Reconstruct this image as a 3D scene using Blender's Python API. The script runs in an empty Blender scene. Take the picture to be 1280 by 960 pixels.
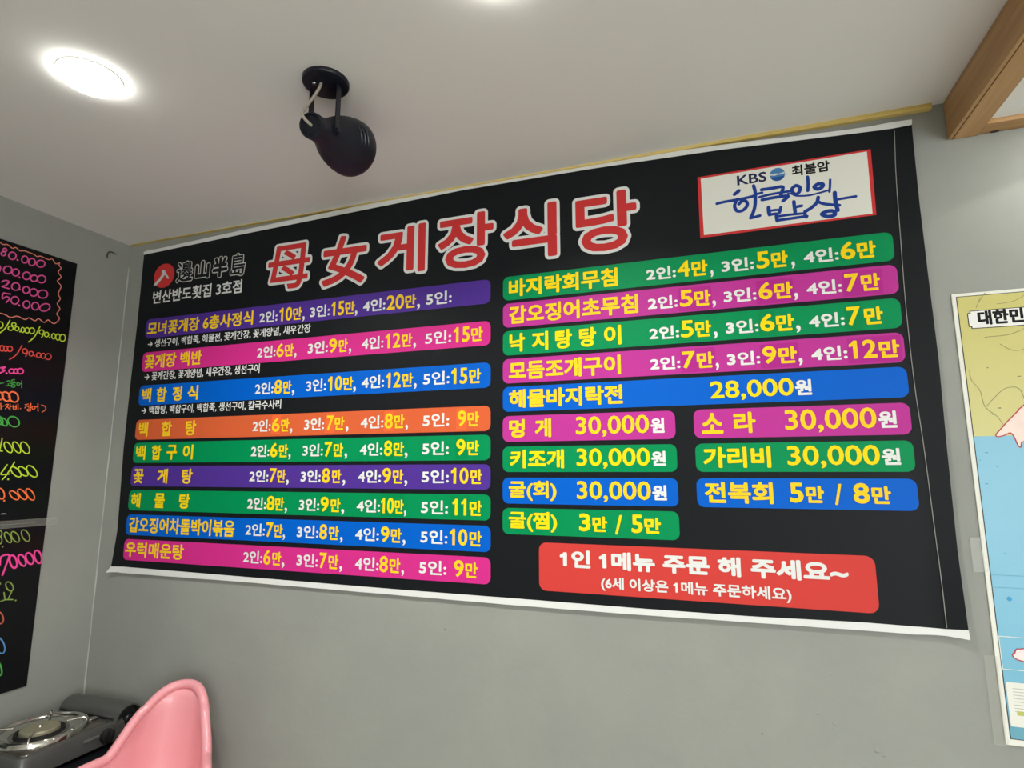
import bpy, bmesh, math, random
import numpy as np
from mathutils import Vector, Matrix
from mathutils.geometry import delaunay_2d_cdt

S = bpy.context.scene
COL = S.collection

# ------------------------------------------------------------------ camera
FPX = 714.1                       # focal length in pixels of the 1280x960 frame
CAMP = Vector((0, -1.5, 1.54))
def _rot(ax, t):
    return Matrix.Rotation(t, 3, ax)
RC = _rot('Z', 0.3335982) @ _rot('X', 1.72314167) @ _rot('Z', -0.00068941)
cam = bpy.data.cameras.new('camera'); cam.sensor_width = 36; cam.lens = FPX / 1280 * 36
cam.clip_start = .02
cam_ob = bpy.data.objects.new('camera', cam); COL.objects.link(cam_ob)
cam_ob.matrix_world = Matrix.Translation(CAMP) @ RC.to_4x4()
S.camera = cam_ob

# ------------------------------------------------------------------ light set-up
LAMP_W = 7.8                      # watts of each LED disc
BAY_W = 24.0
CONE_W = 2.0                       # watts of the narrow lamp close to the wall
DISC = 22.0                        # glow of the diffusers themselves
SPREAD = 142                       # beam of the LED discs, degrees
AMB = 0.10
EXPOSURE = 0.11
w = bpy.data.worlds.new('world'); S.world = w; w.use_nodes = True
w.node_tree.nodes['Background'].inputs[0].default_value = (.9, .95, 1, 1)
w.node_tree.nodes['Background'].inputs[1].default_value = AMB
S.view_settings.view_transform = 'Standard'
S.view_settings.look = 'None'
S.view_settings.gamma = 1
S.view_settings.exposure = EXPOSURE
S.view_settings.use_curve_mapping = False
# added cool fill light behind the viewer; no window is modelled
fill_w = bpy.data.lights.new('added_fill_light', 'AREA'); fill_w.shape = 'RECTANGLE'; fill_w.size = 2.8; fill_w.size_y = 1.7
fill_w.energy = 130; fill_w.color = (.93, .97, 1.0)
sw = bpy.data.objects.new('added_fill_light', fill_w); COL.objects.link(sw)
sw.location = (1.7, -4.55, 1.35); sw.rotation_euler = (math.radians(90), 0, math.radians(12))
try:
    S.cycles.use_denoising = True
    S.cycles.max_bounces = 8
    S.cycles.diffuse_bounces = 5
    S.cycles.caustics_reflective = False
    S.cycles.sample_clamp_indirect = 6
except Exception:
    pass

# ------------------------------------------------------------------ room dimensions
XL, XR, YB, YF, ZC = -2.073, 3.2, 0.0, -4.6, 2.40

# ------------------------------------------------------------------ materials
def lin(c):
    c = c / 255
    return c / 12.92 if c <= .04045 else ((c + .055) / 1.055) ** 2.4
def srgb(*c):
    return (lin(c[0]), lin(c[1]), lin(c[2]), 1)
MATS = {}
def mat(name, col, rough=.5, metal=0, bump=0, bscale=60, vary=0, vscale=4, coat=0, spec=.5, emis=None, alpha=1):
    if name in MATS: return MATS[name]
    m = bpy.data.materials.new(name); m.use_nodes = True
    nt = m.node_tree; b = nt.nodes['Principled BSDF']
    b.inputs['Base Color'].default_value = col
    b.inputs['Roughness'].default_value = rough
    b.inputs['Metallic'].default_value = metal
    b.inputs['Coat Weight'].default_value = coat
    b.inputs['Specular IOR Level'].default_value = spec
    if alpha < 1: b.inputs['Alpha'].default_value = alpha
    if emis:
        b.inputs['Emission Color'].default_value = emis[0]
        b.inputs['Emission Strength'].default_value = emis[1]
    tc = None
    if bump or vary:
        tc = nt.nodes.new('ShaderNodeTexCoord')
    if bump:
        n = nt.nodes.new('ShaderNodeTexNoise'); n.inputs['Scale'].default_value = bscale; n.inputs['Detail'].default_value = 5
        bp = nt.nodes.new('ShaderNodeBump'); bp.inputs['Strength'].default_value = bump; bp.inputs['Distance'].default_value = .004
        nt.links.new(tc.outputs['Object'], n.inputs['Vector'])
        nt.links.new(n.outputs['Fac'], bp.inputs['Height']); nt.links.new(bp.outputs['Normal'], b.inputs['Normal'])
    if vary:
        n = nt.nodes.new('ShaderNodeTexNoise'); n.inputs['Scale'].default_value = vscale; n.inputs['Detail'].default_value = 6
        mx = nt.nodes.new('ShaderNodeMix'); mx.data_type = 'RGBA'
        mx.inputs['A'].default_value = tuple(c * (1 - vary) for c in col[:3]) + (1,)
        mx.inputs['B'].default_value = tuple(min(1, c * (1 + vary)) for c in col[:3]) + (1,)
        nt.links.new(tc.outputs['Object'], n.inputs['Vector'])
        nt.links.new(n.outputs['Fac'], mx.inputs['Factor']); nt.links.new(mx.outputs['Result'], b.inputs['Base Color'])
    MATS[name] = m
    return m

def wood(name, c1, c2, axis=1):
    m = bpy.data.materials.new(name); m.use_nodes = True
    nt = m.node_tree; b = nt.nodes['Principled BSDF']; b.inputs['Roughness'].default_value = .55
    tc = nt.nodes.new('ShaderNodeTexCoord'); mp = nt.nodes.new('ShaderNodeMapping')
    sc = [45, 45, 45]; sc[axis] = 2.5
    mp.inputs['Scale'].default_value = sc
    n = nt.nodes.new('ShaderNodeTexNoise'); n.inputs['Scale'].default_value = 1; n.inputs['Detail'].default_value = 7; n.inputs['Distortion'].default_value = .6
    r = nt.nodes.new('ShaderNodeValToRGB')
    r.color_ramp.elements[0].position = .32; r.color_ramp.elements[0].color = c1
    r.color_ramp.elements[1].position = .68; r.color_ramp.elements[1].color = c2
    nt.links.new(tc.outputs['Object'], mp.inputs['Vector']); nt.links.new(mp.outputs['Vector'], n.inputs['Vector'])
    nt.links.new(n.outputs['Fac'], r.inputs['Fac']); nt.links.new(r.outputs['Color'], b.inputs['Base Color'])
    bp = nt.nodes.new('ShaderNodeBump'); bp.inputs['Strength'].default_value = .15; bp.inputs['Distance'].default_value = .002
    nt.links.new(n.outputs['Fac'], bp.inputs['Height']); nt.links.new(bp.outputs['Normal'], b.inputs['Normal'])
    return m

def wall_paint():
    """grey emulsion with old scuffs and roller relief"""
    m = bpy.data.materials.new('grey_wall_paint'); m.use_nodes = True
    nt = m.node_tree; b = nt.nodes['Principled BSDF']; b.inputs['Roughness'].default_value = .6
    b.inputs['Specular IOR Level'].default_value = .25
    tc = nt.nodes.new('ShaderNodeTexCoord')
    n = nt.nodes.new('ShaderNodeTexNoise'); n.inputs['Scale'].default_value = 3.2; n.inputs['Detail'].default_value = 7; n.inputs['Roughness'].default_value = .62
    r = nt.nodes.new('ShaderNodeValToRGB')
    r.color_ramp.elements[0].position = .3; r.color_ramp.elements[0].color = WALL_A
    r.color_ramp.elements[1].position = .65; r.color_ramp.elements[1].color = WALL_B
    n2 = nt.nodes.new('ShaderNodeTexNoise'); n2.inputs['Scale'].default_value = 55; n2.inputs['Detail'].default_value = 4
    bp = nt.nodes.new('ShaderNodeBump'); bp.inputs['Strength'].default_value = .10; bp.inputs['Distance'].default_value = .004
    nt.links.new(tc.outputs['Object'], n.inputs['Vector']); nt.links.new(tc.outputs['Object'], n2.inputs['Vector'])
    nt.links.new(n.outputs['Fac'], r.inputs['Fac']); nt.links.new(r.outputs['Color'], b.inputs['Base Color'])
    nt.links.new(n2.outputs['Fac'], bp.inputs['Height']); nt.links.new(bp.outputs['Normal'], b.inputs['Normal'])
    return m
WALL_A = srgb(146, 148, 142); WALL_B = srgb(154, 156, 149)

def vinyl(name, rgb, rough=.5, spec=.12):
    return mat(name, srgb(*rgb), rough=rough, spec=spec)
M_wall = wall_paint()
M_pale_wall = mat('off_white_bounce_wall', srgb(218, 217, 210), rough=.7)  # off-white picked so these unseen walls bounce light to the ceiling
M_ceil = mat('white_ceiling_paint', srgb(232, 232, 228), rough=.85, bump=.05, bscale=25, spec=.2)
M_floor = mat('floor_tile', srgb(196, 193, 186), rough=.4, vary=.06, vscale=2)
M_timberY = wood('pine_timber_along', srgb(168, 128, 84), srgb(196, 156, 106), 1)
M_timberX = wood('pine_timber_across', srgb(160, 120, 76), srgb(190, 150, 100), 0)
M_batten = wood('yellow_batten', srgb(196, 168, 84), srgb(228, 204, 128), 0)
M_knot = mat('timber_knot', srgb(58, 36, 20), rough=.6)
M_black = vinyl('black_vinyl', (21, 24, 27), .5, .15)
M_white = vinyl('white_vinyl', (226, 227, 224), .5, .3)
M_yellow = vinyl('yellow_print', (248, 216, 20))
M_amber = vinyl('amber_print', (248, 205, 36))
M_red = vinyl('red_print', (206, 58, 58))
STRIPC = {
    'purple': vinyl('purple_print', (80, 50, 146)),
    'pink': vinyl('pink_print', (210, 48, 138)),
    'blue': vinyl('blue_print', (0, 95, 200)),
    'orange': vinyl('orange_print', (214, 97, 56)),
    'green': vinyl('green_print', (0, 140, 82)),
    'magenta': vinyl('magenta_print', (186, 54, 148)),
    'red': vinyl('coral_red_print', (208, 66, 60)),
    'stickerorange': vinyl('orange_sticker', (234, 104, 58)),
    'stickergreen': vinyl('green_sticker', (0, 134, 74)),
    'stickerpink': vinyl('pink_sticker', (214, 46, 136)),
    'stickermagenta': vinyl('magenta_sticker', (176, 42, 138)),
}
M_navy = vinyl('navy_print', (36, 40, 84))
M_cblue = vinyl('calligraphy_blue', (30, 62, 146))
M_ink = vinyl('black_ink', (26, 26, 28))

# ------------------------------------------------------------------ geometry helpers
def ray(px, py):
    return RC @ Vector(((px - 640) / FPX, -(py - 480) / FPX, -1))
def on_back(px, py, off=0.0):
    """point of the back wall (or a sheet off metres in front of it) seen at a photo pixel"""
    d = ray(px, py); k = (YB - off - CAMP.y) / d.y
    return CAMP + d * k
def on_left(px, py, off=0.0):
    d = ray(px, py); k = (XL + off - CAMP.x) / d.x
    return CAMP + d * k
def wx(px, z, off=.007):
    """wall x of the point at height z that is seen in photo column px"""
    c = (px - 640) / FPX
    A = RC.transposed()
    base = Vector((0, YB - off - CAMP.y, z - CAMP.z)); vb = A @ base; vx = A @ Vector((1, 0, 0))
    return (c * (-vb.z) - vb.x) / (vx.x + c * vx.z)

def link(name, me, parent=None, mats=()):
    o = bpy.data.objects.new(name, me); COL.objects.link(o)
    for m in (mats if isinstance(mats, (list, tuple)) else [mats]):
        me.materials.append(m)
    if parent: o.parent = parent
    return o
def obj(name, bm, mats, parent=None, smooth=False, auto=None):
    me = bpy.data.meshes.new(name)
    bmesh.ops.recalc_face_normals(bm, faces=bm.faces[:])
    bm.to_mesh(me); bm.free()
    if smooth:
        me.polygons.foreach_set('use_smooth', [True] * len(me.polygons))
        if auto:
            me.set_sharp_from_angle(angle=math.radians(auto))
    return link(name, me, parent, mats)
def thing(name, label, cat, loc=(0, 0, 0), rz=0, group=None):
    o = bpy.data.objects.new(name, None); COL.objects.link(o)
    o.empty_display_size = .05
    o.location = loc; o.rotation_euler = (0, 0, rz)
    o['label'] = label; o['category'] = cat
    if group: o['group'] = group
    return o
def tag(o, label, cat, group=None):
    o['label'] = label; o['category'] = cat
    if group: o['group'] = group
    return o
def struct(o):
    o['kind'] = 'structure'; return o
def local(o, parent):
    """keep world coordinates in the mesh while hanging it under an Empty that stands elsewhere"""
    o.matrix_parent_inverse = Matrix.Translation(parent.location).inverted()
    return o

def box(bm, x0, x1, y0, y1, z0, z1, bev=0, seg=2):
    r = bmesh.ops.create_cube(bm, size=1)
    vs = r['verts']
    for v in vs:
        v.co = Vector((x0 + (v.co.x + .5) * (x1 - x0), y0 + (v.co.y + .5) * (y1 - y0), z0 + (v.co.z + .5) * (z1 - z0)))
    if bev:
        es = {e for v in vs for e in v.link_edges}
        bmesh.ops.bevel(bm, geom=list(es), offset=bev, segments=seg, affect='EDGES', profile=.5)
    return bm
def lathe(bm, prof, origin, axis, n=32, ref=None):
    """revolve (s, r) about an axis"""
    a = Vector(axis).normalized()
    u = a.cross(Vector(ref) if ref else (Vector((0, 0, 1)) if abs(a.z) < .9 else Vector((1, 0, 0)))).normalized(); v = a.cross(u)
    O = Vector(origin); rings = []
    for s, r in prof:
        if r < 1e-6: rings.append([bm.verts.new(O + a * s)])
        else: rings.append([bm.verts.new(O + a * s + u * (r * math.cos(2 * math.pi * i / n)) + v * (r * math.sin(2 * math.pi * i / n))) for i in range(n)])
    for A, B in zip(rings, rings[1:]):
        for i in range(n):
            j = (i + 1) % n
            if len(A) == 1 and len(B) == 1: continue
            if len(A) == 1: bm.faces.new((A[0], B[i], B[j]))
            elif len(B) == 1: bm.faces.new((A[i], A[j], B[0]))
            else: bm.faces.new((A[i], A[j], B[j], B[i]))
    return bm
def catmull(pts, n=6, closed=False):
    P = [Vector(p) for p in pts]; out = []
    m = len(P)
    if m < 3: return P
    rng = range(m if closed else m - 1)
    for i in rng:
        p0 = P[(i - 1) % m] if closed or i > 0 else P[0]
        p1, p2 = P[i], P[(i + 1) % m]
        p3 = P[(i + 2) % m] if closed or i + 2 < m else P[-1]
        for k in range(n):
            t = k / n
            out.append(.5 * ((2 * p1) + (-p0 + p2) * t + (2 * p0 - 5 * p1 + 4 * p2 - p3) * t * t + (-p0 + 3 * p1 - 3 * p2 + p3) * t ** 3))
    if not closed: out.append(P[-1])
    return out
def tube(bm, pts, r, n=10, closed=False, caps=True):
    P = [Vector(p) for p in pts]; m = len(P); rings = []
    up = None
    for i in range(m):
        if closed: t = P[(i + 1) % m] - P[i - 1]
        else: t = P[min(i + 1, m - 1)] - P[max(i - 1, 0)]
        t.normalize()
        if up is None:
            up = t.cross(Vector((0, 0, 1)) if abs(t.z) < .9 else Vector((1, 0, 0))).normalized()
        up = (up - t * up.dot(t)).normalized(); v = t.cross(up)
        rr = r[i] if isinstance(r, (list, tuple)) else r
        rings.append([bm.verts.new(P[i] + up * (rr * math.cos(2 * math.pi * k / n)) + v * (rr * math.sin(2 * math.pi * k / n))) for k in range(n)])
    for i in range(m if closed else m - 1):
        A, B = rings[i], rings[(i + 1) % m]
        for k in range(n):
            bm.faces.new((A[k], A[(k + 1) % n], B[(k + 1) % n], B[k]))
    if caps and not closed:
        bm.faces.new(rings[0]); bm.faces.new(rings[-1][::-1])
    return bm

# ---- flat printed shapes: unions of 2D polygons, laid on a wall plane
def union(polys):
    """merge overlapping CCW 2D polygons into one triangulated sheet"""
    vs, fs = [], []
    for p in polys:
        a = sum(p[i][0] * p[(i + 1) % len(p)][1] - p[(i + 1) % len(p)][0] * p[i][1] for i in range(len(p)))
        if abs(a) < 1e-4: continue
        if a < 0: p = p[::-1]
        b = len(vs); vs += [Vector((q[0], q[1])) for q in p]; fs.append(list(range(b, b + len(p))))
    if not fs: return [], []
    es = [(f[i], f[(i + 1) % len(f)]) for f in fs for i in range(len(f))]
    V, E_, F = delaunay_2d_cdt(vs, es, [], 0, 1e-3, False)[:3]
    P = np.array([(v[0], v[1]) for v in V])
    C = np.array([P[f].mean(axis=0) for f in F])
    keep = np.zeros(len(F), bool)
    order = np.argsort(C[:, 0]); CX_, CY_ = C[order, 0], C[order, 1]; kp = keep[order]
    for f in fs:
        q = np.array([(vs[i][0], vs[i][1]) for i in f])
        a, b = np.searchsorted(CX_, [q[:, 0].min(), q[:, 0].max()])
        if a == b: continue
        x, y = CX_[a:b], CY_[a:b]; ins = np.zeros(b - a, bool)
        for (x1, y1), (x2, y2) in zip(q, np.roll(q, -1, 0)):
            if y1 == y2: continue
            c = (y1 > y) != (y2 > y)
            ins ^= c & (x < (x2 - x1) * (y - y1) / (y2 - y1) + x1)
        kp[a:b] |= ins
    keep[order] = kp
    return V, [f for f, k in zip(F, keep) if k]
class Sheet:
    """collects flat coloured shapes at a distance off a wall, as one mesh"""
    def __init__(self, plane, off):
        self.plane, self.off = plane, off
        self.v, self.f, self.mi, self.mats = [], [], [], []
    def add(self, V, F, m, off=None):
        """V in millimetres in the wall's own (u, z)"""
        if m not in self.mats: self.mats.append(m)
        k = self.mats.index(m); b = len(self.v); off = self.off if off is None else off
        for q in V:
            if self.plane == 'back': self.v.append((q[0] / 1000, YB - off, q[1] / 1000))
            else: self.v.append((XL + off, q[0] / 1000, q[1] / 1000))
        for f in F:
            self.f.append([b + i for i in f]); self.mi.append(k)
    def build(self, name, parent=None):
        me = bpy.data.meshes.new(name); me.from_pydata(self.v, [], self.f)
        me.polygons.foreach_set('material_index', self.mi); me.update()
        o = link(name, me, None, self.mats)
        if parent is not None:
            o.parent = parent
            if parent.parent is None: o.matrix_parent_inverse = Matrix.Translation(parent.location).inverted()
        return o
def circ(c, r, n=10):
    return [(c[0] + r * math.cos(2 * math.pi * i / n), c[1] + r * math.sin(2 * math.pi * i / n)) for i in range(n)]
def ribbon_polys(pts, hw, closed=False, n=8):
    out = []; m = len(pts)
    for i in range(m if closed else m - 1):
        a, b = pts[i], pts[(i + 1) % m]
        dx, dy = b[0] - a[0], b[1] - a[1]; L = math.hypot(dx, dy)
        if L < 1e-4: continue
        nx, ny = -dy / L * hw, dx / L * hw
        out.append([(a[0] + nx, a[1] + ny), (a[0] - nx, a[1] - ny), (b[0] - nx, b[1] - ny), (b[0] + nx, b[1] + ny)])
    for p in pts: out.append(circ(p, hw, n))
    return out
def rrect(u0, u1, z0, z1, r, n=5):
    out = []
    for cx, cz, a0 in ((u1 - r, z1 - r, 0), (u0 + r, z1 - r, 90), (u0 + r, z0 + r, 180), (u1 - r, z0 + r, 270)):
        for k in range(n + 1):
            a = math.radians(a0 + 90 * k / n); out.append((cx + r * math.cos(a), cz + r * math.sin(a)))
    return out

_glyph = {}
def glyphs(s, flag=True):
    """fill polygons and outline edges of a line of text at size 1"""
    if (s, flag) in _glyph: return _glyph[(s, flag)]
    cu = bpy.data.curves.new('lettering_curve', 'FONT'); cu.body = s; cu.size = 1; cu.resolution_u = 3
    o = bpy.data.objects.new('lettering_curve', cu); COL.objects.link(o)
    dg = bpy.context.evaluated_depsgraph_get()
    me = bpy.data.meshes.new_from_object(o.evaluated_get(dg))
    V = [(v.co.x, v.co.y) for v in me.vertices]
    F = [list(p.vertices) for p in me.polygons]
    cnt = {}
    for f in F:
        for i in range(len(f)):
            e = tuple(sorted((f[i], f[(i + 1) % len(f)]))); cnt[e] = cnt.get(e, 0) + 1
    E = [e for e, c in cnt.items() if c == 1]
    bpy.data.objects.remove(o); bpy.data.curves.remove(cu); bpy.data.meshes.remove(me)
    if flag and '1' in s:
        bar = glyphs('1', False)[0]; h = max(v[1] for v in bar); bw = max(v[0] for v in bar) - min(v[0] for v in bar)
        for i, k in enumerate(s):
            if k != '1': continue
            xr = max(v[0] for v in (glyphs(s[:i + 1], False)[0] if i else bar)); xl = xr - bw; b = len(V)
            V += [(xl + .02, h), (xl - .055, h - .085), (xl - .14, h - .135), (xl - .14, h - .205), (xl - .02, h - .165), (xl + .02, h - .14)]
            F.append(list(range(b, b + 6))[::-1]); E += [(b + j, b + (j + 1) % 6) for j in range(6)]
    _glyph[(s, flag)] = (V, F, E)
    return _glyph[(s, flag)]
def lettering(s, u0, u1, z0, z1, w, joint=6):
    """text stretched to a rectangle (mm), every stroke thickened by w mm"""
    V, F, E = glyphs(s)
    xs = [v[0] for v in V]; ys = [v[1] for v in V]
    ax, bx, ay, by = min(xs), max(xs), min(ys), max(ys)
    sx = (u1 - u0 - 2 * w) / max(bx - ax, 1e-6); sz = (z1 - z0 - 2 * w) / max(by - ay, 1e-6)
    T = [(u0 + w + (x - ax) * sx, z0 + w + (y - ay) * sz) for x, y in V]
    polys = [[T[i] for i in f] for f in F]
    if w <= 0: return T, F
    for a, b in E:
        p, q = T[a], T[b]; dx, dy = q[0] - p[0], q[1] - p[1]; L = math.hypot(dx, dy)
        if L < 1e-3: continue
        nx, ny = -dy / L * w, dx / L * w
        polys.append([(p[0] + nx, p[1] + ny), (p[0] - nx, p[1] - ny), (q[0] - nx, q[1] - ny), (q[0] + nx, q[1] + ny)])
    for i in {i for e in E for i in e}: polys.append(circ(T[i], w, joint))
    return union(polys)

# ================================================================== ROOM SHELL
def slab(name, *a):
    bm = bmesh.new(); box(bm, *a[:-1]); return struct(obj(name, bm, a[-1]))
slab('floor', XL - .1, XR + .1, YF - .1, YB + .1, -.1, 0, M_floor)
slab('ceiling', XL - .1, XR + .1, YF - .1, YB + .1, ZC, ZC + .1, M_ceil)
slab('ceiling_lowered', .6165, XR, YF, -.047, 2.316, ZC, M_ceil)
slab('wall_back', XL - .1, XR + .1, YB, YB + .1, 0, ZC, M_wall)
# filled screw holes, paint lumps and nail holes of the back wall
bm = bmesh.new(); wb = bpy.data.objects['wall_back']; bm.from_mesh(wb.data)
for px, py, r in ((1043, 905.5, .0035), (1047, 920, .0035), (1034, 837, .0026), (1040, 843, .0028), (147, 732, .0022), (145.5, 766, .0020), (1096, 938, .006), (1105, 944, .005), (1022, 892, .004), (395, 771, .002), (785, 868, .003)):
    q = on_back(px, py)
    lathe(bm, [(-.001, r), (r * .18, r * .8), (r * .3, r * .4), (r * .34, 0)], q, (0, -1, 0), 10)
for px, py, r in ((953, 917, .0016), (556, 787, .0018), (1163, 529, .0016)):
    q = on_back(px, py); nf = len(bm.faces)
    lathe(bm, [(-.0005, r), (.0003, r), (.0003, 0)], q, (0, -1, 0), 8)
    bm.faces.ensure_lookup_table()
    for f in bm.faces[nf:]: f.material_index = 1
bm.to_mesh(wb.data); bm.free(); wb.data.materials.append(mat('nail_hole', srgb(70, 68, 62), rough=.8))
slab('wall_left', XL - .1, XL, YF, YB, 0, ZC, M_wall)
slab('wall_right', XR, XR + .1, YF, YB, 0, ZC, M_pale_wall)
slab('wall_front', XL - .1, XR + .1, YF - .1, YF, 0, ZC, M_pale_wall)


# yellow batten closing the joint between wall and ceiling, thinner towards the corner
bm = bmesh.new()
pts = [(XL + .01, .0015), (-1.4, .002), (-.9, .003), (-.4, .0045), (0, .0075), (.3, .011), (.532, .014)]
prev = None
for x, h in pts:
    ring = [bm.verts.new((x, YB, ZC)), bm.verts.new((x, YB - .012, ZC)), bm.verts.new((x, YB - .012, ZC - h)), bm.verts.new((x, YB, ZC - h))]
    if prev:
        for i in range(4): bm.faces.new((prev[i], prev[(i + 1) % 4], ring[(i + 1) % 4], ring[i]))
    else: bm.faces.new(ring)
    prev = ring
bm.faces.new(prev)
struct(obj('trim_1', bm, M_batten))

bm = bmesh.new(); tube(bm, [(XL + .0005 + .001 * math.sin(i * 2.1), -.0005, .02 + i * .074) for i in range(32)], [.0022 + .0009 * math.sin(i * 1.3) for i in range(32)], 8)
struct(obj('trim_2', bm, mat('corner_filler', srgb(176, 177, 170), rough=.6), None, True))

# ------------------------------------------------------------------ timber frame under the ceiling
beam = thing('ceiling_beam', 'brown pine beam running along the ceiling out from the wall, right of the menu banner', 'beam', (.588, -1.2, 2.30))
bm = bmesh.new(); box(bm, .558, .5665, -2.6, -.001, 2.305, ZC - .001, .0012)
local(obj('side_board', bm, M_timberY, beam), beam)
bm = bmesh.new(); box(bm, .568, .617, -2.6, -.001, 2.3045, 2.335, .0012)
local(obj('soffit_board', bm, M_timberY, beam), beam)
beam2 = thing('wall_beam', 'short pine timber with a dark knot lying along the wall top above the map', 'beam', (1.8, -.024, 2.30))
bm = bmesh.new(); box(bm, .6185, 3.1, -.046, -.001, 2.3065, 2.335, .0012)
local(obj('board', bm, M_timberX, beam2), beam2)
kp = CAMP + ray(1243, 162) * ((2.3065 - CAMP.z) / ray(1243, 164.5).z)
bm = bmesh.new(); lathe(bm, [(0, 0), (0, .0065), (.0012, .0055), (.0012, 0)], (kp.x, kp.y, 2.3073), (0, 0, -1), 14)
for v in bm.verts: v.co.x = kp.x + (v.co.x - kp.x) * 1.6
local(obj('knot', bm, M_knot, beam2), beam2)

# ================================================================== CEILING LIGHTS
M_led = mat('led_diffuser', (1, 1, 1, 1), emis=((1.0, .99, .93, 1), DISC))
M_bez = mat('white_bezel', srgb(235, 235, 230), rough=.4)
def downlight(x, y, label, watts=LAMP_W, cone=None):
    t = thing('ceiling_light', label, 'ceiling light', (x, y, ZC if x < .6 else 2.316), 0, 'round LED ceiling lights')
    bm = bmesh.new(); lathe(bm, [(0, .0612), (.003, .061), (.004, .060), (.004, .0588), (.0, .0588)], (0, 0, 0), (0, 0, -1), 40)
    obj('bezel', bm, M_bez, t, True, 40)
    bm = bmesh.new(); lathe(bm, [(.001, .0588), (.012, .0588), (.0135, .0575), (.0135, 0)], (0, 0, 0), (0, 0, -1), 40)
    obj('diffuser', bm, M_led, t, True, 40)
    if cone:
        ld = bpy.data.lights.new('led', 'SPOT'); ld.energy = watts; ld.spot_size = math.radians(cone); ld.spot_blend = .12; ld.shadow_soft_size = .01
    else:
        ld = bpy.data.lights.new('led', 'AREA'); ld.shape = 'DISK'; ld.size = .11; ld.energy = watts; ld.spread = math.radians(SPREAD)
    ld.color = (1.0, .99, .945)
    lo = bpy.data.objects.new('led', ld); COL.objects.link(lo); lo.parent = t; lo.location = (0, 0, -.0145)
    return t
downlight(-1.247, -.728, 'round glowing LED ceiling light in the corner left of the black spotlight')
for (x, y), lb in {(-.31, -.705): 'round LED ceiling light just above the picture, between the black spotlight and the beam',
                   (-.33, -2.3): 'round LED ceiling light right behind the viewer',
                   (.20, -3.6): 'round LED ceiling light far behind the viewer',
                   }.items():
    downlight(x, y, lb)
downlight(.82, -.19, 'round LED ceiling light close to the wall right of the pine ceiling beam', CONE_W, 131)
downlight(1.6, -1.1, 'round LED ceiling light between the beam and the right wall', BAY_W, 118)
downlight(1.25, -2.3, 'round LED ceiling light right of the beam behind the viewer', BAY_W, 118)

# ================================================================== SPOTLIGHT
M_spot = mat('black_lamp_enamel', srgb(17, 21, 32), rough=.42, spec=.35)
M_spotd = mat('lamp_vent_black', srgb(8, 8, 9), rough=.8)
M_wire = mat('beige_lamp_wire', srgb(168, 160, 146), rough=.45)
M_steel = mat('bright_steel', srgb(200, 200, 200), rough=.25, metal=1)
sx_, sy_ = -.77, -.543
FIN0, FIN1 = -68, 46
spot = thing('spotlight', 'black bell-shaped ceiling spotlight on a round mount, its wire showing, above the banner', 'spotlight', (sx_, sy_, ZC))
zp, az, el, lr, lf, rf = 2.277, -.131, .280, .053, .130, .067
ax = Vector((math.sin(az) * math.cos(el), math.cos(az) * math.cos(el), math.sin(el)))
pv = Vector((0, 0, zp - ZC)); uu = ax.cross(Vector((0, 0, 1))).normalized(); ww = uu.cross(ax)
bm = bmesh.new(); lathe(bm, [(0, .0505), (.006, .0505), (.009, .049), (.011, .044), (.012, 0)], (0, 0, 0), (0, 0, -1), 48)
can = obj('canopy', bm, M_spot, spot, True, 35)
bm = bmesh.new(); lathe(bm, [(0, .005), (.002, .0045), (.003, 0)], (-.018, -.016, -.0115), (0, 0, -1), 16)
obj('screw', bm, M_steel, can, True)
for sgn in (-1, 1):
    bm = bmesh.new()
    p0 = uu * (sgn * .0325)
    yv = Vector((-uu.y, uu.x, 0)).normalized()
    quad = []
    for zz, hw in ((-.015, .0085), (-.11, .0085), (pv.z, .0095), (pv.z - .009, .006)):
        c = p0 + Vector((0, 0, zz))
        quad.append([bm.verts.new(c + yv * a * hw + uu * b * .0012) for a, b in ((-1, -1), (1, -1), (1, 1), (-1, 1))])
    for A, B in zip(quad, quad[1:]):
        for i in range(4): bm.faces.new((A[i], A[(i + 1) % 4], B[(i + 1) % 4], B[i]))
    bm.faces.new(quad[0]); bm.faces.new(quad[-1])
    arm = obj('yoke_arm', bm, M_spot, spot)
    bm = bmesh.new(); lathe(bm, [(-.004, .004), (.0015, .0062), (.005, .0062), (.0065, .004), (.0065, 0)], pv + p0, uu * sgn, 20)
    obj('pivot_screw', bm, M_spot, arm, True, 35)
rear = pv - ax * lr
L = lr + lf
prof = [(.004, .0), (.004, .020), (0, .0225), (.0, .0255), (.004, .0272), (.016, .0275), (.018, .0262), (.030, .0270), (.045, .0290), (.060, .0320),
        (.076, .0375), (.092, .0445), (.108, .0515), (.126, .0580), (.145, .0630), (.165, .0662), (L - .003, rf), (L, rf - .001), (L, rf - .004), (L - .004, rf - .0045), (.15, .058), (.11, .045), (.07, .028), (.05, 0)]
bm = bmesh.new(); lathe(bm, prof, rear, ax, 56)
shade = obj('lamp_housing', bm, M_spot, spot, True, 30)
for k in range(10):
    a = 2 * math.pi * k / 10
    c = rear + (uu * math.cos(a) + ww * math.sin(a)) * .0168 + ax * .0035
    bm = bmesh.new(); lathe(bm, [(0, 0), (0, .0029), (.001, .0032), (.001, 0)], c - ax * .0006, ax, 12)
    obj('vent_hole', bm, M_spotd, shade)
cd = (CAMP - Vector((sx_, sy_, ZC)) - rear).normalized(); cd = (cd - ax * cd.dot(ax)).normalized(); ce = ax.cross(cd)
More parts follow.
